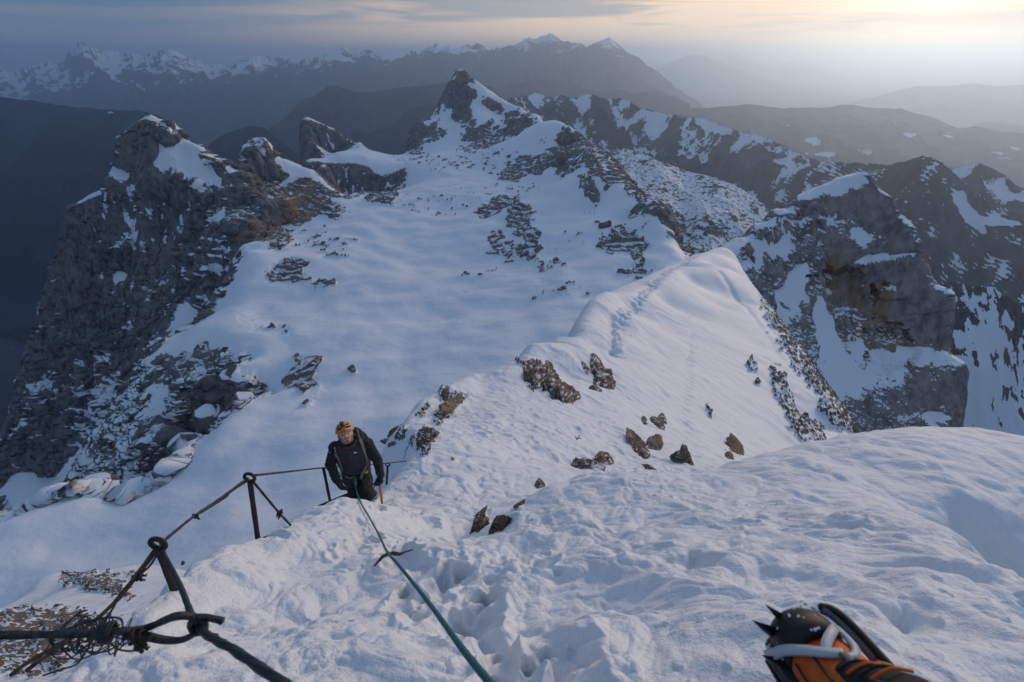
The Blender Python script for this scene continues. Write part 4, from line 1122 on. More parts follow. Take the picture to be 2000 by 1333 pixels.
def rope_and_twigs():
    bm = bmesh.new()
    ctrl = [(692, 936, 6.1), (694, 950, 6.02), (698, 966, 5.9), (706, 985, 5.5), (722, 1012, 4.6), (740, 1045, 3.7), (756, 1078, 2.92), (775, 1100, 2.45), (802, 1133, 1.98), (836, 1176, 1.6), (870, 1222, 1.28), (905, 1270, 1.03), (958, 1336, .80), (1010, 1400, .66)]
    c0 = catmull([Vector((q[0], q[1], 1 / q[2])) for q in ctrl], 16)
    ds = []
    for q in c0:
        d = 1 / q.z
        hd = snow_hit(q.x, q.y) if q.y < 1333 else None
        ds.append(min(d, hd - .012) if hd else d)
    for _ in range(2): ds = [min(ds[max(i - 2, 0):i + 3]) for i in range(len(ds))]
    for _ in range(6): ds = [sum(ds[max(i - 2, 0):i + 3]) / len(ds[max(i - 2, 0):i + 3]) for i in range(len(ds))]
    c = [P(q.x, q.y, d) for q, d in zip(c0, ds)]
    rad = [.0066] * len(c)
    tube(bm, c, rad, 12, twist=900, lobes=5, lob=.05)
    o = link_bm('climbing_rope', bm, M_ROPE)
    tag(o, 'teal climbing rope running down the snow to the climber', 'rope')
    bm = bmesh.new()
    d = min(snow_hit(u_, v_) or 9 for u_, v_ in ((735, 1102), (750, 1086), (764, 1082), (780, 1083), (803, 1075))) - .01
    tube(bm, catmull([P(731, 1106, d - .06), P(740, 1096, d - .02), P(750, 1086, d - .01), P(764, 1082, d), P(780, 1083, d - .01), P(790, 1079, d), P(806, 1074, d + .02)], 6),
         [.004 + .0055 * math.sin(math.pi * min(1, (i + 2) / 36)) * (1 + .3 * math.sin(i * 1.9)) for i in range(37)], 8)
    tube(bm, catmull([P(760, 1082, d), P(768, 1078, d), P(778, 1080, d - .02)], 5), .003, 6)
    o = link_bm('twig', bm, M_TWIG)
    tag(o, 'dry brown stalk lying across the snow under the teal rope', 'twig')
    bm = bmesh.new()
    dd = snow_hit(1128, 860) or 14
    for q in ([(1127, 862), (1128, 856), (1133, 850)], [(1127, 860), (1124, 853)], [(1128, 857), (1135, 856)]):
        tube(bm, catmull([P(u, v, dd - .05) for u, v in q], 4), .012, 6)
    o = link_bm('twig', bm, M_TWIG)
    tag(o, 'tiny dark stalk sticking out of the sunlit ridge face', 'twig')


# ------------------------------------------------------------------ rocks
def rock_mat():
    m = bpy.data.materials.new('limestone')
    m.use_nodes = True
    g = NT(m.node_tree)
    co = g.n('ShaderNodeTexCoord').outputs['Object']
    geo = g.n('ShaderNodeNewGeometry')
    nz = g.n('ShaderNodeSeparateXYZ', {0: geo.outputs['Normal']}).outputs[2]
    at = g.n('ShaderNodeAttribute', attribute_name='warm').outputs['Fac']
    sz = g.n('ShaderNodeAttribute', attribute_name='grain').outputs['Fac']
    v = g.n('ShaderNodeVectorMath', {0: co, 'Scale': sz}, operation='SCALE').outputs[0]
    n1 = g.noise(v, 2.2, 8, .65, .4); n2_ = g.noise(v, 9.0, 6, .7)
    c = g.mix(g.sstep(n1, .36, .64), (.085, .074, .066), (.25, .212, .178))
    c = g.mix(g.math('MULTIPLY', at, g.sstep(n1, .3, .6)), c, (.27, .15, .085))
    c = g.mix(g.math('MULTIPLY', g.sstep(n2_, .52, .72), .55), c, (.055, .05, .048))
    sn = g.math('ADD', nz, g.math('MULTIPLY', g.math('SUBTRACT', n1, .5), .9))
    sn = g.sstep(sn, .94, 1.05)
    c = g.mix(sn, c, (.80, .83, .87))
    bp = g.n('ShaderNodeBump', {'Strength': .9, 'Distance': .03, 'Height': g.math('ADD', n1, g.math('MULTIPLY', n2_, .5))})
    b = g.n('ShaderNodeBsdfPrincipled', {'Base Color': c, 'Roughness': .92, 'Normal': bp.outputs[0], 'Specular IOR Level': .2})
    g.n('ShaderNodeOutputMaterial', {0: b.outputs[0]})
    return m


M_ROCK = rock_mat()


def rock(u, v, d, w, h, label, rot=0.0, warm=.2, seed=1, dep=None, lay=.5, name='rock', sub=5, cut=16, flush=True):
    """angular limestone outcrop of w x h photo pixels: chiselled by planes, layered, ragged, mostly sunk in the slope"""
    rd = random.Random(seed)
    ray = P(u, v, 1.0).normalized()
    ok, loc, nrm, _ = SNOW.ray_cast(Vector((0, 0, 0)), ray)
    if ok and abs((loc.y * CP - loc.z * SP) / d - 1) < .5:
        c = loc; d = loc.y * CP - loc.z * SP
    else:
        c = P(u, v, d); nrm = Vector((0, -.5, .85))
    A = np.zeros(3)
    for du, dv in ((-1, 0), (1, 0), (0, -1), (0, 1)):              # slope averaged over the footprint
        o2, l2, n2_, _ = SNOW.ray_cast(Vector((0, 0, 0)), P(u + du * w * .5, v + dv * h * .5, 1.0).normalized())
        if o2 and (l2 - c).length < 3 * max(w, h) * d / FPX: A += np.array(n2_)
    nrm = (Vector(A) + nrm).normalized()
    if not flush: nrm = Vector((-.1, -.75, .55)).normalized()
    right = Vector((1, 0, 0)); upi = Vector((0, SP, CP))
    cr, sr = math.cos(R(-rot)), math.sin(R(-rot))
    ax_, ay_ = right * cr + upi * sr, upi * cr - right * sr          # the outline's own axes in the picture plane
    def onto(a):                                                    # slide an axis along the view ray into the slope plane
        return a - ray * (a.dot(nrm) / ray.dot(nrm))
    X_, Y_ = onto(ax_) * (w * d / FPX * .66), onto(ay_) * (h * d / FPX * .66)
    for q in (X_, Y_):
        m = 2.2 * (w if q is X_ else h) * d / FPX
        if q.length > m: q *= m / q.length
    Z_ = nrm * (min(w, h) * d / FPX * (.34 if flush else .5))
    bm = bmesh.new()
    bmesh.ops.create_icosphere(bm, subdivisions=sub, radius=1.0)
    co = np.array([x.co[:] for x in bm.verts])
    s1 = seed * 1.7
    co = co * (1 + .55 * n3(co[:, 0] * 1.5 + s1, co[:, 1] * 1.5, co[:, 2] * 1.5) + .25 * n3(co[:, 0] * 4 + s1, co[:, 1] * 4, co[:, 2] * 4))[:, None]
    for _ in range(cut):
        n = np.array([rd.gauss(0, 1), rd.gauss(0, 1), rd.gauss(0, .6)]); n /= np.linalg.norm(n)
        s = co @ n
        co -= np.outer(np.maximum(s - rd.uniform(.50, .85), 0) * .97, n)
    s0 = seed * 3.1
    nn = co / (np.linalg.norm(co, axis=1, keepdims=True) + 1e-6)
    q = nn
    r_ = fbm3(q[:, 0] * 1.9 + s0, q[:, 1] * 1.9, q[:, 2] * 1.9, 4, .6, ridge=True) * .26 + fbm3(q[:, 0] * 5 + s0, q[:, 1] * 5, q[:, 2] * 5, 4, .6, ridge=True) * .16
    ph = rd.uniform(-.6, .6)
    zz = (co[:, 1] * math.cos(ph) + co[:, 0] * math.sin(ph)) * (4.0 + 2 * rd.random()) + .6 * fbm2(co[:, 0] * 2 + s0, co[:, 1] * 2, 2)
    fr = zz - np.floor(zz)
    st = lay * .16 * (np.where(fr < .74, .5, -1.0) + n2(np.floor(zz) * 3.7 + s0, co[:, 0] * .6))
    co = co + nn * r_[:, None]
    co[:, 2] += st * 1.8
    for x, p in zip(bm.verts, co): x.co = X_ * p[0] + Y_ * p[1] + Z_ * (p[2] - (.22 if flush else .15))
    bmesh.ops.recalc_face_normals(bm, faces=bm.faces[:])
    o = link_bm(name, bm, M_ROCK, smooth=True)
    o.location = c
    me = o.data
    for k, val in (('warm', warm), ('grain', 1.0 / (max(w, h) * d / FPX))):
        at = me.attributes.new(k, 'FLOAT', 'POINT')
        at.data.foreach_set('value', np.full(len(me.vertices), val, np.float32))
    return tag(o, label, 'rock')


def rocks():
    def on(u, v, lo=3, hi=80): return snow_hit(u, v) or hit(NEAR, u, v, lo, hi) or 10
    rock(939, 1034, on(939, 1046), 30, 46, 'upright striped brown rock poking from the snow hump', -6, .35, 3, lay=.8, flush=False)
    rock(977, 1032, on(977, 1044), 30, 44, 'leaning grey rock right beside the striped rock', 24, .2, 5, lay=.6, flush=False)
    rock(936, 1004, on(936, 1010) , 34, 7, 'thin dark rock blade on the hump above the striped rock', -42, .1, 8, lay=.2, dep=12)
    rock(1054, 948, on(1054, 953, 3, 12), 17, 20, 'small pointed rock on the skyline of the hump', -20, .1, 12)
    rock(1018, 983, on(1018, 987, 3, 12), 26, 9, 'low dark sliver of rock on the hump edge', -34, .3, 14, dep=10)
    rock(1137, 912, 9.2, 52, 30, 'rounded grey boulder behind the snow hump', 4, .1, 21, lay=.7)
    rock(1177, 903, 9.6, 34, 34, 'tawny pointed boulder beside the rounded grey boulder', 18, .75, 23, lay=.6)
    rock(1263, 912, 11.0, 30, 14, 'flat dark stone just right of the tawny boulder', 18, .2, 25)
    rock(1331, 903, 11.5, 40, 42, 'blocky brown boulder under a snow cap at the hump edge', 8, .35, 27, lay=.7, flush=False)
    rock(1336, 879, 11.9, 12, 20, 'small knob on top of the blocky brown boulder', -10, .2, 28, sub=4)
    rock(1246, 872, on(1246, 880, 9, 40), 20, 62, 'long narrow rock rib, left one of the pair on the sunlit face', -30, .2, 31, lay=.5)
    rock(1276, 874, on(1276, 882, 9, 40), 26, 56, 'forked rock rib, right one of the pair on the sunlit face', 22, .2, 33, lay=.4)
    rock(1285, 832, on(1285, 838, 9, 40), 20, 36, 'dark oblong rock above the forked rib', -24, .1, 35)
    rock(1258, 820, on(1258, 825, 9, 40), 9, 16, 'small dark stone left of the oblong rock', -28, .1, 36, sub=4)
    rock(1294, 820, on(1294, 826, 9, 40), 12, 24, 'slim dark stone right of the oblong rock', -24, .1, 37, sub=4)
    d = on(1062, 752, 12, 60)
    rock(1044, 736, d, 42, 48, 'broad brown crag under the pointed snow cornice', 6, .35, 41, lay=.7, cut=20)
    rock(1072, 742, d * 1.01, 38, 50, 'middle block of the brown crag under the cornice', -24, .3, 42, lay=.7, cut=20)
    rock(1094, 770, d * .98, 40, 52, 'lower right block of the brown crag under the cornice', -38, .35, 44, lay=.8, cut=20)
    rock(1071, 717, d * 1.04, 12, 30, 'small rusty spike above the brown crag', -34, .6, 45, sub=4)
    d = on(1172, 742, 15, 70)
    rock(1176, 746, d, 32, 44, 'dark crag beside the straight snow groove', -8, .3, 47, lay=.6, cut=20)
    rock(1192, 752, d * .99, 18, 26, 'small block at the right foot of the dark crag', 10, .2, 48)
    rock(1166, 716, d * 1.03, 18, 44, 'rusty spur rising above the dark crag', -22, .7, 50)
    rock(1146, 722, d * 1.02, 9, 42, 'thin rock rib left of the dark crag', -36, .2, 51, sub=4)
    rock(1162, 760, d * .98, 22, 14, 'low block at the left foot of the dark crag', 16, .2, 52, sub=4)
    rock(1437, 878, on(1437, 884, 14, 60), 24, 62, 'steep dark rib low on the sunlit face above the hump', -24, .2, 55, lay=.5)
    rock(1423, 893, on(1423, 897, 14, 60), 18, 26, 'short rock at the foot of the steep dark rib', -12, .2, 56)
    rock(834, 846, 12.6, 34, 16, 'tan flat block topping the rock stack on the shaded side', -4, .7, 61, lay=.8)
    rock(832, 863, 12.4, 26, 30, 'rust red lower block of the rock stack on the shaded side', 12, .95, 62, lay=.8)
    rock(884, 788, 18.5, 54, 20, 'dark undercut rock band beneath the snow cornice', -32, .2, 64, lay=.7)
    rock(868, 776, 19.0, 14, 40, 'dark jagged rock at the left end of the undercut band', 14, .1, 65)
    rock(772, 842, 14.5, 26, 12, 'dark rock on the left skyline above the climber', -44, .1, 67, sub=4)
    rock(753, 862, 13.5, 14, 8, 'small dark stone at the lower end of the shaded skyline', -20, .1, 68, sub=4)
    rock(884, 897, on(884, 898, 6, 30), 7, 6, 'lone small stone in the sunlit snow face', 0, .1, 70, sub=3)
    rock(357, 1100, 2.35, 6, 8, 'tiny black stone on the snow edge by the nearest post', 20, 0, 71, sub=3)


# ------------------------------------------------------------------ hut
def hut():
    u, v = 1180, 443
    d = hit(PLAT, u, v, 800, 1500) or 1120
    c = P(u, v, d)
    root = empty('mountain_hut', c)
    tag(root, 'small dark mountain hut on the snow shoulder above a cliff', 'hut')
    wood = simple('hut_wood', (.075, .07, .07), .8, scale=.5, bump=.3, dist=.1)
    roofm = simple('hut_roof', (.10, .10, .105), .6, scale=.4, bump=.2, dist=.1)
    pale = simple('hut_pale_trim', (.32, .32, .33), .7, scale=.4)
    win = simple('hut_window', (.02, .025, .03), .2, scale=.4)
    q = Euler((0, 0, R(24))).to_matrix()
    def box(x0, x1, y0, y1, z0, z1):
        bm = bmesh.new()
        bmesh.ops.create_cube(bm, size=1.0)
        for w in bm.verts:
            w.co = q @ Vector(((x0 if w.co.x < 0 else x1), (y0 if w.co.y < 0 else y1), (z0 if w.co.z < 0 else z1))) + c
        return bm
    L, B, H = 12.0, 5.0, 6.0
    w = link_bm('wall', box(-L, L, -B, B, -6, H), wood, root, False)
    for k in range(5):
        x = -9 + k * 4.4
        link_bm('window', box(x, x + 1.6, -B - .12, -B + .05, 2.4, 4.0), win, w, False)
    link_bm('trim', box(-L - .05, L + .05, -B - .25, -B - .02, 4.5, 5.2), pale, root, False)
    bm = bmesh.new()
    prof = [(-B - 1, H - .4), (0, H + 4.2), (B + 1, H - .4), (B + 1, H - .9), (0, H + 3.7), (-B - 1, H - .9)]
    a = [bm.verts.new(q @ Vector((-L - 1, y, z)) + c) for y, z in prof]; b = [bm.verts.new(q @ Vector((L + 1, y, z)) + c) for y, z in prof]
    bm.faces.new(a[::-1]); bm.faces.new(b)
    for k in range(6): bm.faces.new((a[k], a[(k + 1) % 6], b[(k + 1) % 6], b[k]))
    r = link_bm('roof', bm, roofm, root, False)
    link_bm('chimney', box(3, 4.2, -.6, .6, H + 3, H + 6), wood, r, False)
    bm = bmesh.new()                                   # rounded tower end on the right
    tube(bm, [c + q @ Vector((L + 1, 1, z)) for z in (-6, 2, 6, 9, 11, 12.2)], [5.6, 5.6, 5.6, 5.0, 3.4, .6], 20)
    link_bm('tower', bm, wood, root)
    # shed and the poles of the goods lift
    d2 = hit(PLAT, 1166, 436, 800, 1500) or 1140
    c = P(1166, 436, d2)
    sh = empty('shed', c)
    tag(sh, 'low grey shed standing just left of the mountain hut', 'shed')
    link_bm('wall', box(-4.5, 4.5, -3.5, 3.5, -4, 4.0), wood, sh, False)
    link_bm('roof', box(-5.2, 5.2, -4.2, 4.2, 4.003, 4.6), roofm, sh, False)
    for i, (uu, vv, lb) in enumerate(((1141, 419, 'leftmost of three thin poles beside the hut'), (1152, 418, 'middle one of three thin poles beside the hut'), (1161, 420, 'pole nearest the hut of the three thin poles'))):
        dd = hit(PLAT, uu, vv, 800, 1500) or 1150
        p = P(uu, vv, dd)
        bm = bmesh.new()
        tube(bm, [p - Vector((0, 0, 2)), p + Vector((0, 0, 7.5))], [.35, .28], 8)
        tube(bm, [p + Vector((-1.2, 0, 6.6)), p + Vector((1.2, 0, 6.6))], .22, 6)
        tag(link_bm('pole', bm, wood), lb, 'pole', 'poles beside the hut')
# ------------------------------------------------------------------ the climber
def cone_sphere(bm, a, b, ra, rb, n=14):
    """tapered capsule from a to b"""
    d = b - a
    L = d.length
    if L < 1e-6: d = Vector((0, 0, 1))
    z = d.normalized()
    x = z.orthogonal().normalized(); y = z.cross(x)
    rings = []
    m = 6
    for i in range(1, m + 1):
        t = -math.pi / 2 + (math.pi / 2) * i / m
        rings.append((a + z * ra * math.sin(t), ra * math.cos(t)))
    for i in range(0, m):
        t = (math.pi / 2) * i / m
        rings.append((b + z * rb * math.sin(t), rb * math.cos(t)))
    prev = None
    p0 = bm.verts.new(a - z * ra); p1 = bm.verts.new(b + z * rb)
    for c, r in rings:
        ring = [bm.verts.new(c + (x * math.cos(2 * math.pi * k / n) + y * math.sin(2 * math.pi * k / n)) * r) for k in range(n)]
        if prev is None:
            for k in range(n): bm.faces.new((p0, ring[(k + 1) % n], ring[k]))
        else:
            for k in range(n): bm.faces.new((prev[k], prev[(k + 1) % n], ring[(k + 1) % n], ring[k]))
        prev = ring
    for k in range(n): bm.faces.new((p1, prev[k], prev[(k + 1) % n]))


def blob_mesh(name, caps, mats, voxel, smooth=3, parent=None, folds=None):
    """union of tapered capsules remeshed to one continuous skin; each face takes the material of the nearest capsule"""
    bm = bmesh.new()
    for (a, b, ra, rb, mi) in caps: cone_sphere(bm, a, b, ra, rb)
    me = bpy.data.meshes.new(name + '_draft')
    bm.to_mesh(me); bm.free()
    ob = bpy.data.objects.new(name + '_draft', me)
    COL.objects.link(ob)
    md = ob.modifiers.new('r', 'REMESH'); md.mode = 'VOXEL'; md.voxel_size = voxel
    ms = ob.modifiers.new('s', 'SMOOTH'); ms.factor = .5; ms.iterations = smooth
    dg = bpy.context.evaluated_depsgraph_get()
    out = bpy.data.meshes.new_from_object(ob.evaluated_get(dg))
    bpy.data.objects.remove(ob); bpy.data.meshes.remove(me)
    out.name = name
    if folds:                                  # creases of the cloth, away from the head
        co = np.zeros(len(out.vertices) * 3); out.vertices.foreach_get('co', co); co = co.reshape(-1, 3)
        no = np.array([v.normal[:] for v in out.vertices])
        k = sst(np.linalg.norm(co - np.array(folds), axis=1), .16, .26)
        f = fbm3(co[:, 0] * 11, co[:, 1] * 11, co[:, 2] * 24, 3, .55, ridge=True)
        co = co + no * (f * .011 * k)[:, None]
        out.vertices.foreach_set('co', co.ravel()); out.update()
    out.materials.clear()
    for m in mats: out.materials.append(m)
    n = len(out.polygons)
    cen = np.zeros(n * 3); out.polygons.foreach_get('center', cen); cen = cen.reshape(-1, 3)
    best = np.full(n, 1e9); mi_ = np.zeros(n, np.int32)
    for (a, b, ra, rb, mi) in caps:
        A = np.array(a); Bv = np.array(b) - A; L2 = max((Bv @ Bv), 1e-9)
        t = np.clip(((cen - A) @ Bv) / L2, 0, 1)
        dd = np.linalg.norm(cen - A - t[:, None] * Bv, axis=1) - (ra + (rb - ra) * t)
        m = dd < best
        best = np.where(m, dd, best); mi_ = np.where(m, mi, mi_)
    out.polygons.foreach_set('material_index', mi_)
    out.polygons.foreach_set('use_smooth', np.ones(n, bool))
    o = bpy.data.objects.new(name, out)
    COL.objects.link(o)
    if parent is not None:
        o.parent = parent
        o.matrix_parent_inverse = Matrix.Translation(-Vector(parent.location))
    return o


def hand_caps(wrist, knuckle, palm_n, curl, mi, side, r=.0125):
    """glove: palm, four fingers of unequal length with knuckle bends, thumb from the side of the palm"""
    f = (knuckle - wrist).normalized()
    s = f.cross(palm_n).normalized() * side
    pn = s.cross(f).normalized() * side
    L = .095
    caps = []
    for k, w in enumerate((-.032, -.011, .011, .031)):
        base = wrist + f * L + s * w
        caps.append((wrist + s * w * .7, base, .021, .0165, mi))
        ln = (.066, .080, .074, .056)[k]
        c = curl[k]
        d1 = (f * math.cos(c * .6) + pn * math.sin(c * .6) + s * w * 3).normalized()
        d2 = (f * math.cos(c * 1.3) + pn * math.sin(c * 1.3) + s * w * 2).normalized()
        d3 = (f * math.cos(c * 1.9) + pn * math.sin(c * 1.9)).normalized()
        p1 = base + d1 * ln * .45; p2 = p1 + d2 * ln * .33; p3 = p2 + d3 * ln * .27
        caps += [(base, p1, r * 1.08, r, mi), (p1, p2, r, r * .95, mi), (p2, p3, r * .95, r * .82, mi)]
    tb = wrist + f * .035 - s * .036
    t1 = tb + (f * .75 - s * .8 + pn * .25).normalized() * .04
    t2 = t1 + (f * 1.0 - s * .35 + pn * .4).normalized() * .036
    caps += [(wrist + f * .02 - s * .012, tb, .022, .018, mi), (tb, t1, .017, .0145, mi), (t1, t2, .0145, .012, mi)]
    return caps


def climber():
    M_SKIN = simple('skin', (.64, .37, .28), .55, scale=40, var=.12, bump=.05)
    M_VEST = simple('grey_jacket_panel', (.055, .050, .063), .8, scale=25, bump=.5, dist=.012)
    M_BLACK = simple('black_softshell', (.020, .021, .026), .85, scale=30, bump=.5, dist=.010)
    M_HOOD = simple('dark_green_hood', (.012, .020, .024), .85, scale=30, bump=.4, dist=.010)
    M_TROU = simple('navy_trousers', (.013, .013, .020), .85, scale=30, bump=.5, dist=.012)
    M_GLOVE = simple('dark_gloves', (.020, .024, .026), .8, scale=60, bump=.5, dist=.006)
    M_RED = simple('red_lining', (.42, .05, .05), .7)
    M_BEARD = simple('ginger_beard', (.36, .21, .14), .9, scale=200, bump=.6)
    M_ORANGE = simple('orange_helmet', (.68, .25, .03), .42, scale=14, var=.10, bump=.03)
    M_WHITE = simple('white_plastic', (.62, .63, .64), .5, var=.08)
    M_DARK = simple('black_plastic', (.012, .012, .016), .5)
    M_WEB = simple('khaki_webbing', (.26, .235, .19), .85, scale=120, bump=.4)
    M_YEL = simple('yellow_webbing', (.62, .40, .01), .7)
    M_PACK = simple('dark_pack_fabric', (.018, .020, .026), .85, scale=40, bump=.4, dist=.01)
    M_EYE = simple('eye', (.03, .025, .02), .2)
    M_TEETH = simple('teeth', (.50, .42, .38), .4)
    M_AXE = simple('orange_shaft', (.62, .19, .025), .4, scale=40, var=.15)

    root = empty('person', P(713, 976, 6.22))
    tag(root, 'bearded climber in black jacket and orange helmet kneeling on the snow ridge, gripping an axe', 'person')
    chest_f = Vector((0, -1, .45)).normalized()                     # towards the camera
    pel = P(697, 932, 6.45); wai = P(695, 914, 6.36); che = P(690, 892, 6.20); uch = P(686, 877, 6.12); nek = P(680, 866, 6.06); hed = P(675.5, 850, 5.98)
    sl, el, wl = P(656, 876, 6.10), P(645, 907, 6.02), P(657, 937, 5.92)
    sr, er, wr = P(716, 869, 6.16), P(737, 899, 6.16), P(743, 926, 6.10)
    side = (sr - sl).normalized()
    caps = []
    VE, BL, HO, TR, GL, SK, RE, BE = range(8)
    for s in (-1, 1):
        caps += [(pel + side * s * .06, wai + side * s * .06, .115, .112, VE), (wai + side * s * .06, che + side * s * .072, .114, .134, VE), (che + side * s * .072, uch + side * s * .07, .134, .125, VE)]
    caps += [(wai, che, .13, .15, VE), (che, uch, .15, .14, VE), (uch, nek, .115, .075, HO), (sl, sr, .082, .082, BL),
             (sl, el, .074, .055, BL), (el, wl, .055, .042, BL), (sr, er, .074, .055, BL), (er, wr, .055, .042, BL)]
    # trousers: kneeling leg in front, the other stepping down behind the snow lip
    hr, kr, fr = P(709, 936, 6.46), P(714, 967, 6.18), P(720, 970, 6.62)
    hl, kl, fl = P(689, 937, 6.48), P(690, 955, 6.60), P(694, 992, 6.95)
    caps += [(pel, hr, .13, .115, TR), (hr, kr, .115, .085, TR), (kr, fr, .080, .060, TR), (fr, fr + Vector((.02, .10, -.05)), .06, .05, BL), (pel, hl, .13, .105, TR), (hl, kl, .088, .075, TR), (kl, fl, .072, .058, TR), (fl, fl + Vector((-.02, -.12, -.03)), .055, .05, BL)]
    # hood folded round the neck
    for k in range(9):
        t = math.pi * (k / 8)
        a = nek + side * math.cos(t) * .105 + Vector((0, .10, .04)) * math.sin(t) - Vector((0, 0, .035))
        t2 = math.pi * (min(k + 1, 8) / 8)
        b = nek + side * math.cos(t2) * .105 + Vector((0, .10, .04)) * math.sin(t2) - Vector((0, 0, .035))
        caps.append((a, b, .05, .05, HO))
    front = (Vector((0, 0, 0)) - hed).normalized()                  # he looks up at the camera
    hup = Vector((0, 0, 1)); hup = (hup - front * hup.dot(front)).normalized(); hup = (hup + side * -.06).normalized()
    hx = front.cross(hup).normalized() * -1
    if hx.dot(side) < 0: hx = -hx
    F = lambda x, y, z: hed + hx * x + hup * y + front * z
    for s in (-1, 1):
        caps += [(F(s * .07, -.10, .03), F(s * .035, -.140, .045), .03, .025, HO), (F(s * .022, -.150, .062), F(s * .055, -.135, .055), .010, .010, RE)]
    # head
    caps += [(F(0, .035, -.02), F(0, .02, .0), .088, .082, SK), (F(0, -.02, .015), F(0, -.055, .03), .068, .052, SK), (F(0, -.062, .055), F(0, -.075, .058), .030, .027, BE), (nek, hed, .06, .06, SK)]
    for s in (-1, 1):
        caps += [(F(s * .030, -.018, .062), F(s * .038, -.01, .05), .022, .02, SK), (F(s * .03, .026, .070), F(s * .012, .022, .076), .011, .011, SK), (F(s * .080, .0, -.012), F(s * .082, -.03, -.005), .013, .010, SK),
                 (F(s * .052, -.03, .025), F(s * .034, -.075, .045), .024, .020, BE), (F(s * .008, -.034, .082), F(s * .026, -.040, .074), .008, .008, BE)]
    caps += [(F(0, .014, .082), F(0, -.018, .100), .009, .014, SK), (F(-.012, -.02, .088), F(.012, -.02, .088), .010, .010, SK), (F(-.018, -.056, .074), F(.018, -.056, .074), .008, .008, SK)]
    # gloves
    caps += hand_caps(wl, P(666, 951, 5.93), (Vector((1, .1, .2))).normalized(), (.35, .5, .6, .8), GL, 1)
    grip = P(742.5, 946, 6.08)
    caps += hand_caps(wr, P(743, 944, 6.08), Vector((-.7, -.7, 0)).normalized(), (1.1, 1.2, 1.25, 1.3), GL, -1)
    caps += [(el + (wl - el) * .74, wl, .046, .044, GL), (er + (wr - er) * .76, wr, .046, .044, GL)]
    body = blob_mesh('body', caps, [M_VEST, M_BLACK, M_HOOD, M_TROU, M_GLOVE, M_SKIN, M_RED, M_BEARD], .0075, 2, root, tuple(hed))

    def child(name, bm, mat, par=root, sm=True): return link_bm(name, bm, mat, par, sm)
    # face details
    for s in (-1, 1):
        bm = bmesh.new(); cone_sphere(bm, F(s * .031, .004, .072), F(s * .029, .004, .073), .0058, .0058, 10); child('eye', bm, M_EYE)
    bm = bmesh.new(); tube(bm, catmull([F(-.024, -.047, .078), F(0, -.053, .086), F(.024, -.047, .078)], 4), .0038, 8); child('teeth', bm, M_TEETH)
    # helmet
    bm = bmesh.new()
    bmesh.ops.create_uvsphere(bm, u_segments=40, v_segments=24, radius=1.0)
    hc = F(0, .050, -.022)
    dele = [v for v in bm.verts if v.co.z < -.12 - .10 * v.co.y]
    bmesh.ops.delete(bm, geom=dele, context='VERTS')
    for v in bm.verts:
        x, y, z = v.co
        rid = 1 + .025 * math.cos(x * 9) * max(z, 0)
        v.co = hc + hx * x * .104 * rid + front * (-y) * .125 * rid + hup * (z * .110 * rid)
    bmesh.ops.solidify(bm, geom=bm.faces[:], thickness=.006)
    helm = child('helmet', bm, M_ORANGE)
    bm = bmesh.new()
    pts = [hc + hx * math.sin(t) * .106 + front * math.cos(t) * .127 + hup * (-.012 + .016 * (1 - math.cos(t))) for t in np.linspace(-1.25, 1.25, 15)]
    tube(bm, pts, .009, 8); child('rim', bm, M_ORANGE, helm)
    bm = bmesh.new()
    pts = [hc + hx * math.sin(t) * .108 + front * math.cos(t) * .129 + hup * (.010 + .012 * (1 - math.cos(t))) for t in np.linspace(.05, .95, 9)]
    tube(bm, pts, .011, 8); child('brow_band', bm, M_WHITE, helm)
    for (a, b, c, w) in ((-.9, -.25, .036, .011), (.2, .9, .034, .011), (-.95, -.6, .062, .009), (.45, .75, .066, .009), (.12, .28, .062, .007)):
        bm = bmesh.new()
        k = math.sqrt(max(0, 1 - (c / .110) ** 2))
        pts = [hc + hx * math.sin(t) * .105 * k + front * math.cos(t) * .126 * k + hup * c for t in np.linspace(a, b, 7)]
        tube(bm, pts, [w * .35, w * .8, w, w, w, w * .8, w * .35], 8); child('vent', bm, M_DARK, helm)
    bm = bmesh.new()
    pts = []
    for el_ in np.linspace(.45, 1.30, 8):
        pts.append(hc + hx * -.012 + front * (.130 * math.cos(el_)) + hup * (.115 * math.sin(el_)))
    for a, b in zip(pts[:-1], pts[1:]):
        tube(bm, [a - hx * .012, b - hx * .012], .0095, 6); tube(bm, [a + hx * .012, b + hx * .012], .0095, 6)
    child('lamp_clip', bm, M_DARK, helm)
    # chin straps
    for s in (-1, 1):
        bm = bmesh.new(); tube(bm, catmull([F(s * .088, .02, -.01), F(s * .078, -.04, .012), F(s * .045, -.088, .035)], 4), .006, 6); child('chin_strap', bm, M_DARK, helm)

    # chest and sleeve marks lie on the cloth
    bpy.context.view_layer.update()
    dg = bpy.context.evaluated_depsgraph_get()
    def on_body(u, v):
        d = P(u, v, 1.0).normalized()
        imw = body.matrix_world.inverted()
        ok, loc, nrm, _ = body.ray_cast(imw @ Vector((0, 0, 0)), imw.to_3x3() @ d)
        if not ok: return None, None
        return body.matrix_world @ loc, (body.matrix_world.to_3x3() @ nrm).normalized()
    def mark(name, u, v, polys, sc, mat):
        p, n = on_body(u, v)
        if p is None: return
        x = (side - n * side.dot(n)).normalized(); y = n.cross(x)
        if y.z < 0: y = -y
        bm = bmesh.new()
        for poly in polys:
            lo = [bm.verts.new(p + n * .003 + (x * a + y * b) * sc) for a, b in poly]
            hi = [bm.verts.new(p + n * .006 + (x * a + y * b) * sc) for a, b in poly]
            bm.faces.new(hi)
            for k in range(len(poly)): bm.faces.new((lo[k], lo[(k + 1) % len(poly)], hi[(k + 1) % len(poly)], hi[k]))
        child(name, bm, mat, root, False)
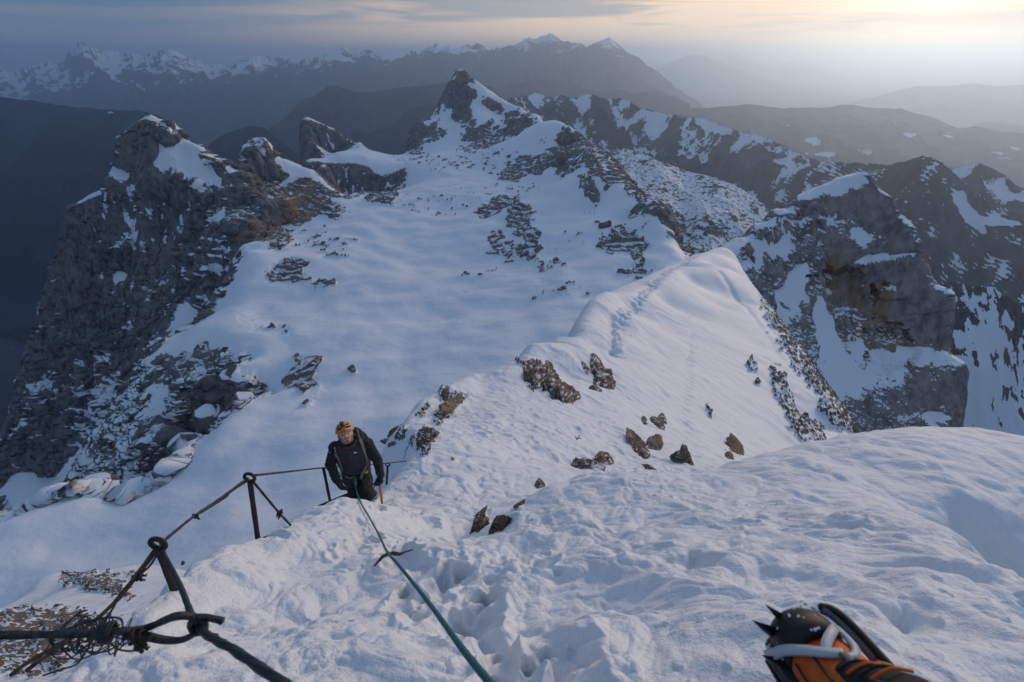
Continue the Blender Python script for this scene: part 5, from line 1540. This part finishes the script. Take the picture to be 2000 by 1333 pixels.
    peaks = [[(-1, -.5), (-.35, .5), (-.05, .05), (-.35, -.5)], [(-.2, -.5), (.15, .05), (.35, .5), (1, -.5), (.55, -.5), (.3, -.05), (.1, -.5)]]
    mark('chest_emblem', 693.5, 884, peaks, .022, M_WHITE)
    mark('sleeve_emblem', 644.5, 884, peaks, .010, M_WHITE)
    # harness: belt, leg loops, yellow gear-loop webbing, tie-in knot
    def strap_on(pts, w, mat, name, par, lift=.010):
        out = []
        for u, v in pts:
            p, n = on_body(u, v)
            if p is not None: out.append((p + n * lift, n))
        if len(out) < 2: return None
        bm = bmesh.new(); prev = None
        c = catmull([p for p, n in out], 4)
        ns = [out[min(int(i / 4 + .5), len(out) - 1)][1] for i in range(len(c))]
        for i, (p, n) in enumerate(zip(c, ns)):
            t = (c[min(i + 1, len(c) - 1)] - c[max(i - 1, 0)]).normalized()
            b = t.cross(n).normalized()
            ring = [bm.verts.new(p + b * w * s + n * .004 * q) for s, q in ((-1, -1), (1, -1), (1, 1), (-1, 1))]
            if prev:
                for k in range(4): bm.faces.new((prev[k], prev[(k + 1) % 4], ring[(k + 1) % 4], ring[k]))
            else: bm.faces.new(ring[::-1])
            prev = ring
        bm.faces.new(prev)
        return link_bm(name, bm, mat, par, False)
    har = strap_on([(668, 926), (676, 928), (688, 930), (700, 929), (712, 926), (722, 922)], .018, M_DARK, 'harness', root)
    strap_on([(706, 922), (712, 921), (717, 920)], .017, M_YEL, 'gear_loop', har or root, .022)
    strap_on([(676, 929), (682, 931), (690, 932)], .010, M_YEL, 'belt_edge', har or root, .016)
    bm = bmesh.new(); a = P(691, 930, 6.24); b = P(694, 948, 6.18); rd = random.Random(2)
    kn = [a + (b - a) * t / 8 + side * .018 * math.sin(t * 2.1) + Vector((0, -.014 * math.cos(t * 2.1), 0)) for t in range(9)]
    tube(bm, catmull(kn, 5), .011, 8); tube(bm, catmull([a, a + (b - a) * .5 + side * .012, b], 5), .014, 8)
    child('tie_in_knot', bm, M_ROPE, har or root)

    # backpack: a thing of its own on his back
    pk = empty('backpack', P(694, 900, 6.42))
    tag(pk, 'dark rucksack with khaki shoulder straps on the climber', 'backpack')
    bk = Vector((0, .24, .06))
    top = P(694, 848, 6.30)
    blob_mesh('pack_body', [(che + bk * .9, pel + bk * .9 + side * .01, .14, .12, 0), (che + bk * .9, uch + bk * .8, .13, .10, 0), (uch + bk * .8, top, .10, .05, 0), (top - side * .09, top, .05, .05, 0)], [M_PACK], .012, 4, pk)
    def pack_strap(pts, w): return strap_on(pts, w, M_WEB, 'shoulder_strap', pk, .014)
    s1 = pack_strap([(654, 874), (657, 884), (661, 894), (665, 905), (668, 916), (669, 931)], .012)
    s2 = pack_strap([(702, 858), (706, 870), (711, 882), (716, 896), (716, 905), (710, 918), (705, 932)], .012)
    for s_, pts in ((s1, [(657, 884), (659, 888), (661, 892)]), (s1, [(667, 922), (668, 928), (669, 933)]), (s2, [(703, 862), (705, 866), (707, 870)]), (s2, [(712, 914), (708, 923), (705, 933)])):
        if s_: strap_on(pts, .016, M_WEB, 'strap_pad', s_, .024)
    bm = bmesh.new(); tube(bm, catmull([P(697, 838, 6.16), P(700, 848, 6.12), P(703, 858, 6.08)], 4), .008, 6); link_bm('lifter_strap', bm, M_WEB, pk)

    # ice axe planted in the snow under his hand
    ax0 = P(742, 940, 6.10); ax1 = P(745.5, 979, 6.16)
    ar = empty('ice_axe', ax1)
    tag(ar, 'ice axe with an orange shaft planted in the snow by the climber', 'ice axe')
    dv = (ax1 - ax0).normalized()
    bm = bmesh.new(); tube(bm, catmull([ax0, ax0 + (ax1 - ax0) * .4 + side * -.006, ax0 + (ax1 - ax0) * .75 + side * .002, ax1], 5), .0155, 12); link_bm('shaft', bm, M_AXE, ar)
    bm = bmesh.new(); tube(bm, [ax1, ax1 + dv * .03, ax1 + dv * .14], [.014, .010, .003], 8); link_bm('spike', bm, M_STEEL, ar)
    bm = bmesh.new()
    h0 = ax0 - dv * .012
    fw = Vector((-.35, -.9, .1)).normalized()
    tube(bm, [h0 - fw * .09 - dv * -.004, h0 - fw * .05, h0, h0 + fw * .06, h0 + fw * .11 + dv * .012, h0 + fw * .15 + dv * .035], [.012, .010, .012, .009, .006, .002], 8)
    link_bm('head', bm, M_STEEL, ar)


# ------------------------------------------------------------------ the photographer's boot
def boot():
    M_OR = simple('orange_boot_fabric', (.74, .125, .012), .6, scale=60, var=.25, bump=.35, dist=.003)
    M_BK = simple('black_rubber', (.012, .012, .013), .55, scale=50, bump=.3, dist=.002)
    M_BF = simple('black_boot_fabric', (.016, .015, .016), .8, scale=90, bump=.4, dist=.003)
    M_WH = simple('pale_plastic_bail', (.50, .54, .56), .45, scale=30, var=.08, bump=.05)
    M_PT = simple('dark_crampon_steel', (.035, .037, .042), .4, .7, scale=40, bump=.15)
    M_ST = simple('grey_webbing_strap', (.16, .165, .19), .7, scale=200, bump=.3)
    M_SN = simple('snow_crumbs', (.8, .83, .87), .6)
    M_AM = simple('amber_buckle', (.60, .22, .015), .5)
    toe = P(1566, 1241, .850)                                      # toe cap centre
    heel_dir = P(1672, 1362, .735) - P(1556, 1228, .850)
    t = Vector((heel_dir.x, heel_dir.y, heel_dir.z)).normalized()   # toe -> ankle
    up = Vector((-.05, -.25, 1)); up = (up - t * up.dot(t)).normalized()
    s = t.cross(up).normalized()                                    # photo: positive = towards lower left or upper right, fixed below
    if s.dot(Vector((.55, .8, 0))) < 0: s = -s                      # s points to the upper right of the picture
    F = lambda a, b, c: toe + t * a + s * b + up * c
    root = empty('climbing_boot', F(.10, 0, -.07))
    tag(root, 'orange climbing boot with a crampon in the bottom right corner', 'boot')

    def loft(secs, n=28, pw=2.4):
        bm = bmesh.new(); prev = None
        for (a, cs, cu, ws, wu) in secs:
            ring = []
            for k in range(n):
                th = 2 * math.pi * k / n
                cx, sy = math.cos(th), math.sin(th)
                x = math.copysign(abs(cx) ** (2 / pw), cx) * ws; y = math.copysign(abs(sy) ** (2 / pw), sy) * wu
                ring.append(bm.verts.new(F(a, cs + x, cu + y)))
            if prev:
                for k in range(n): bm.faces.new((prev[k], prev[(k + 1) % n], ring[(k + 1) % n], ring[k]))
            else: bm.faces.new(ring[::-1])
            prev = ring
        bm.faces.new(prev)
        bmesh.ops.recalc_face_normals(bm, faces=bm.faces[:])
        return bm
    up_secs = [(.018, 0, -.010, .040, .034), (.045, 0, -.006, .048, .040), (.075, 0, -.001, .049, .044), (.105, 0, .006, .047, .050), (.135, .0, .017, .045, .060), (.165, 0, .024, .045, .068), (.195, 0, .034, .047, .078), (.24, 0, .05, .05, .09)]
    upper = link_bm('upper', loft(up_secs), M_OR, root)
    cap_secs = [(-.044, 0, -.014, .007, .010), (-.039, 0, -.010, .024, .024), (-.029, 0, -.006, .038, .034), (-.012, 0, -.002, .047, .042), (.008, 0, .0, .050, .046), (.026, 0, .001, .050, .046), (.036, 0, -.003, .048, .041)]
    link_bm('toe_cap', loft(cap_secs, pw=2.1), M_BK, root)
    sole_secs = [(-.05, 0, -.050, .020, .008), (-.040, 0, -.050, .038, .012), (-.01, 0, -.050, .052, .013), (.05, 0, -.050, .056, .013), (.12, 0, -.050, .050, .013), (.20, 0, -.048, .045, .014), (.27, 0, -.048, .044, .014)]
    link_bm('sole', loft(sole_secs, pw=3.5), M_BK, root)
    rand_secs = [(-.02, 0, -.038, .049, .012), (.03, 0, -.036, .055, .016), (.09, 0, -.034, .054, .017), (.16, 0, -.032, .049, .018), (.25, 0, -.032, .048, .018)]
    link_bm('rubber_rand', loft(rand_secs, pw=3), M_BK, root)
    # black tongue area with laces
    bm = bmesh.new()
    for a0, c0, w in ((.105, .060, .020), (.125, .076, .024), (.150, .098, .026), (.18, .135, .030)):
        pass
    tong = [(.095, -.004, .040, .020, .018), (.12, -.004, .055, .027, .024), (.15, -.004, .070, .030, .030), (.18, -.004, .088, .034, .036), (.23, -.004, .11, .040, .04)]
    link_bm('tongue', loft(tong, pw=2.6), M_BF, root)
    for k in range(4):
        a = .106 + k * .018
        h = .068 + k * .0165
        bm = bmesh.new(); tube(bm, catmull([F(a, -.032, h - .010), F(a + .004, -.006, h + .004), F(a + .008, .022, h - .006)], 5), .0024, 8); link_bm('lace', bm, M_OR if k % 2 else M_BF, root)
    # seams on the side panel
    for (q0, q1, q2) in (((.050, -.050, .012), (.085, -.052, .006), (.13, -.050, .0)), ((.055, -.030, .034), (.09, -.036, .040), (.13, -.040, .046)), ((.05, .040, .022), (.09, .044, .022), (.14, .045, .034))):
        bm = bmesh.new(); tube(bm, catmull([F(*q0), F(*q1), F(*q2)], 6), .0022, 6); link_bm('seam', bm, M_BK, root)
    # white toe bail: Y of plastic across the toe
    def band(pts, w, name='toe_bail', mat=M_WH, th=.0032):
        bm = bmesh.new(); prev = None
        c = catmull([F(*p) for p in pts], 8)
        cen = F(.03, 0, -.03)
        ws = [w[0] + (w[1] - w[0]) * i / (len(c) - 1) for i in range(len(c))]
        for i, p in enumerate(c):
            tt = (c[min(i + 1, len(c) - 1)] - c[max(i - 1, 0)]).normalized()
            n = (p - (cen + t * (p - cen).dot(t))).normalized(); n = (n - tt * n.dot(tt)).normalized()
            b = tt.cross(n)
            ring = [p + b * ws[i] * x + n * th * y for x, y in ((-1, -1), (-.9, 1), (.9, 1), (1, -1))]
            ring = [bm.verts.new(q) for q in ring]
            if prev:
                for k in range(4): bm.faces.new((prev[k], prev[(k + 1) % 4], ring[(k + 1) % 4], ring[k]))
            else: bm.faces.new(ring[::-1])
            prev = ring
        bm.faces.new(prev)
        bmesh.ops.recalc_face_normals(bm, faces=bm.faces[:])
        return link_bm(name, bm, mat, root)
    band([(-.010, -.056, -.036), (.006, -.057, -.016), (.026, -.052, .014), (.050, -.036, .035), (.072, -.014, .047), (.080, .004, .049)], (.0085, .0072))
    band([(.000, .056, -.030), (.006, .057, -.010), (.016, .052, .012), (.026, .038, .030), (.040, .018, .041), (.056, -.004, .045), (.070, -.016, .045)], (.0072, .008))
    band([(.026, .040, .030), (.048, .040, .032), (.068, .034, .038), (.084, .020, .046), (.088, .006, .050)], (.006, .005))
    band([(.082, .0, .053), (.10, -.004, .062), (.13, -.012, .080), (.17, -.022, .110), (.22, -.03, .155)], (.0055, .0055), 'strap', M_ST, .002)
    # crampon: front points, side points, frame rails
    def spike(base, tip, w, nm='front_point'):
        bm = bmesh.new()
        d = (tip - base); n = d.cross(up).normalized()
        q = [base + up * w * .8, base + n * w * .35, base - up * w * .8, base - n * w * .35]
        mid = base + d * .55 - up * .002
        q2 = [mid + up * w * .45, mid + n * w * .28, mid - up * w * .45, mid - n * w * .28]
        A = [bm.verts.new(x) for x in q]; B = [bm.verts.new(x) for x in q2]; T = bm.verts.new(tip)
        bm.faces.new(A[::-1])
        for k in range(4):
            bm.faces.new((A[k], A[(k + 1) % 4], B[(k + 1) % 4], B[k])); bm.faces.new((B[k], B[(k + 1) % 4], T))
        bmesh.ops.recalc_face_normals(bm, faces=bm.faces[:])
        link_bm(nm, bm, M_PT, crp, False)
    crp_bm = loft([(-.045, 0, -.064, .030, .003), (-.02, 0, -.064, .052, .003), (.03, 0, -.064, .058, .003), (.08, 0, -.064, .054, .003)], pw=4)
    crp = link_bm('crampon', crp_bm, M_PT, root)
    # visible points: two forward, one out to the side
    spike(P(1518, 1240, .855), P(1468, 1211, .840), .019)
    spike(P(1532, 1212, .866), P(1494, 1180, .850), .015)
    spike(P(1530, 1296, .838), P(1486, 1279, .835), .016, 'side_point')
    spike(P(1560, 1300, .83), P(1530, 1322, .86), .012, 'side_point')
    # long side rail on the far side of the boot
    bm = bmesh.new()
    r0 = [P(1598, 1186, .875), P(1622, 1189, .870), P(1650, 1208, .850), P(1690, 1248, .815), P(1722, 1283, .785), P(1765, 1330, .75)]
    tube(bm, catmull(r0, 6), [.003] + [.0065] * 30, 8); link_bm('side_rail', bm, M_BK, root)
    bm = bmesh.new()
    r1 = [P(1604, 1190, .873), P(1626, 1202, .866), P(1652, 1226, .845), P(1684, 1260, .815), P(1712, 1292, .79)]
    tube(bm, catmull(r1, 6), .0075, 8); link_bm('rail_web', bm, M_ST, root)
    bm = bmesh.new(); cone_sphere(bm, P(1722, 1306, .775), P(1740, 1316, .765), .011, .014); link_bm('buckle', bm, M_AM, root)
    # snow crumbs stuck to the toe
    rd = random.Random(3)
    bm = bmesh.new()
    for k in range(46):
        a = rd.uniform(-.03, .03); th = rd.uniform(-.9, 2.2)
        b = math.sin(th - .6) * .0475; c = -.001 + math.cos(th - .6) * .0445
        if k > 26: a, b, c = rd.uniform(-.02, .02), -.050 + rd.uniform(-.004, .003), rd.uniform(-.04, -.015)
        p = F(a, b, c); e = rd.uniform(.0012, .0032)
        cone_sphere(bm, p, p + Vector((rd.uniform(-.003, .003), rd.uniform(-.003, .003), 0)), e, e * .8, 6)
    link_bm('snow_crumbs', bm, M_SN, root)['kind'] = 'stuff'


posts_and_cables()
rope_and_twigs()
rocks()
hut()
climber()
boot()
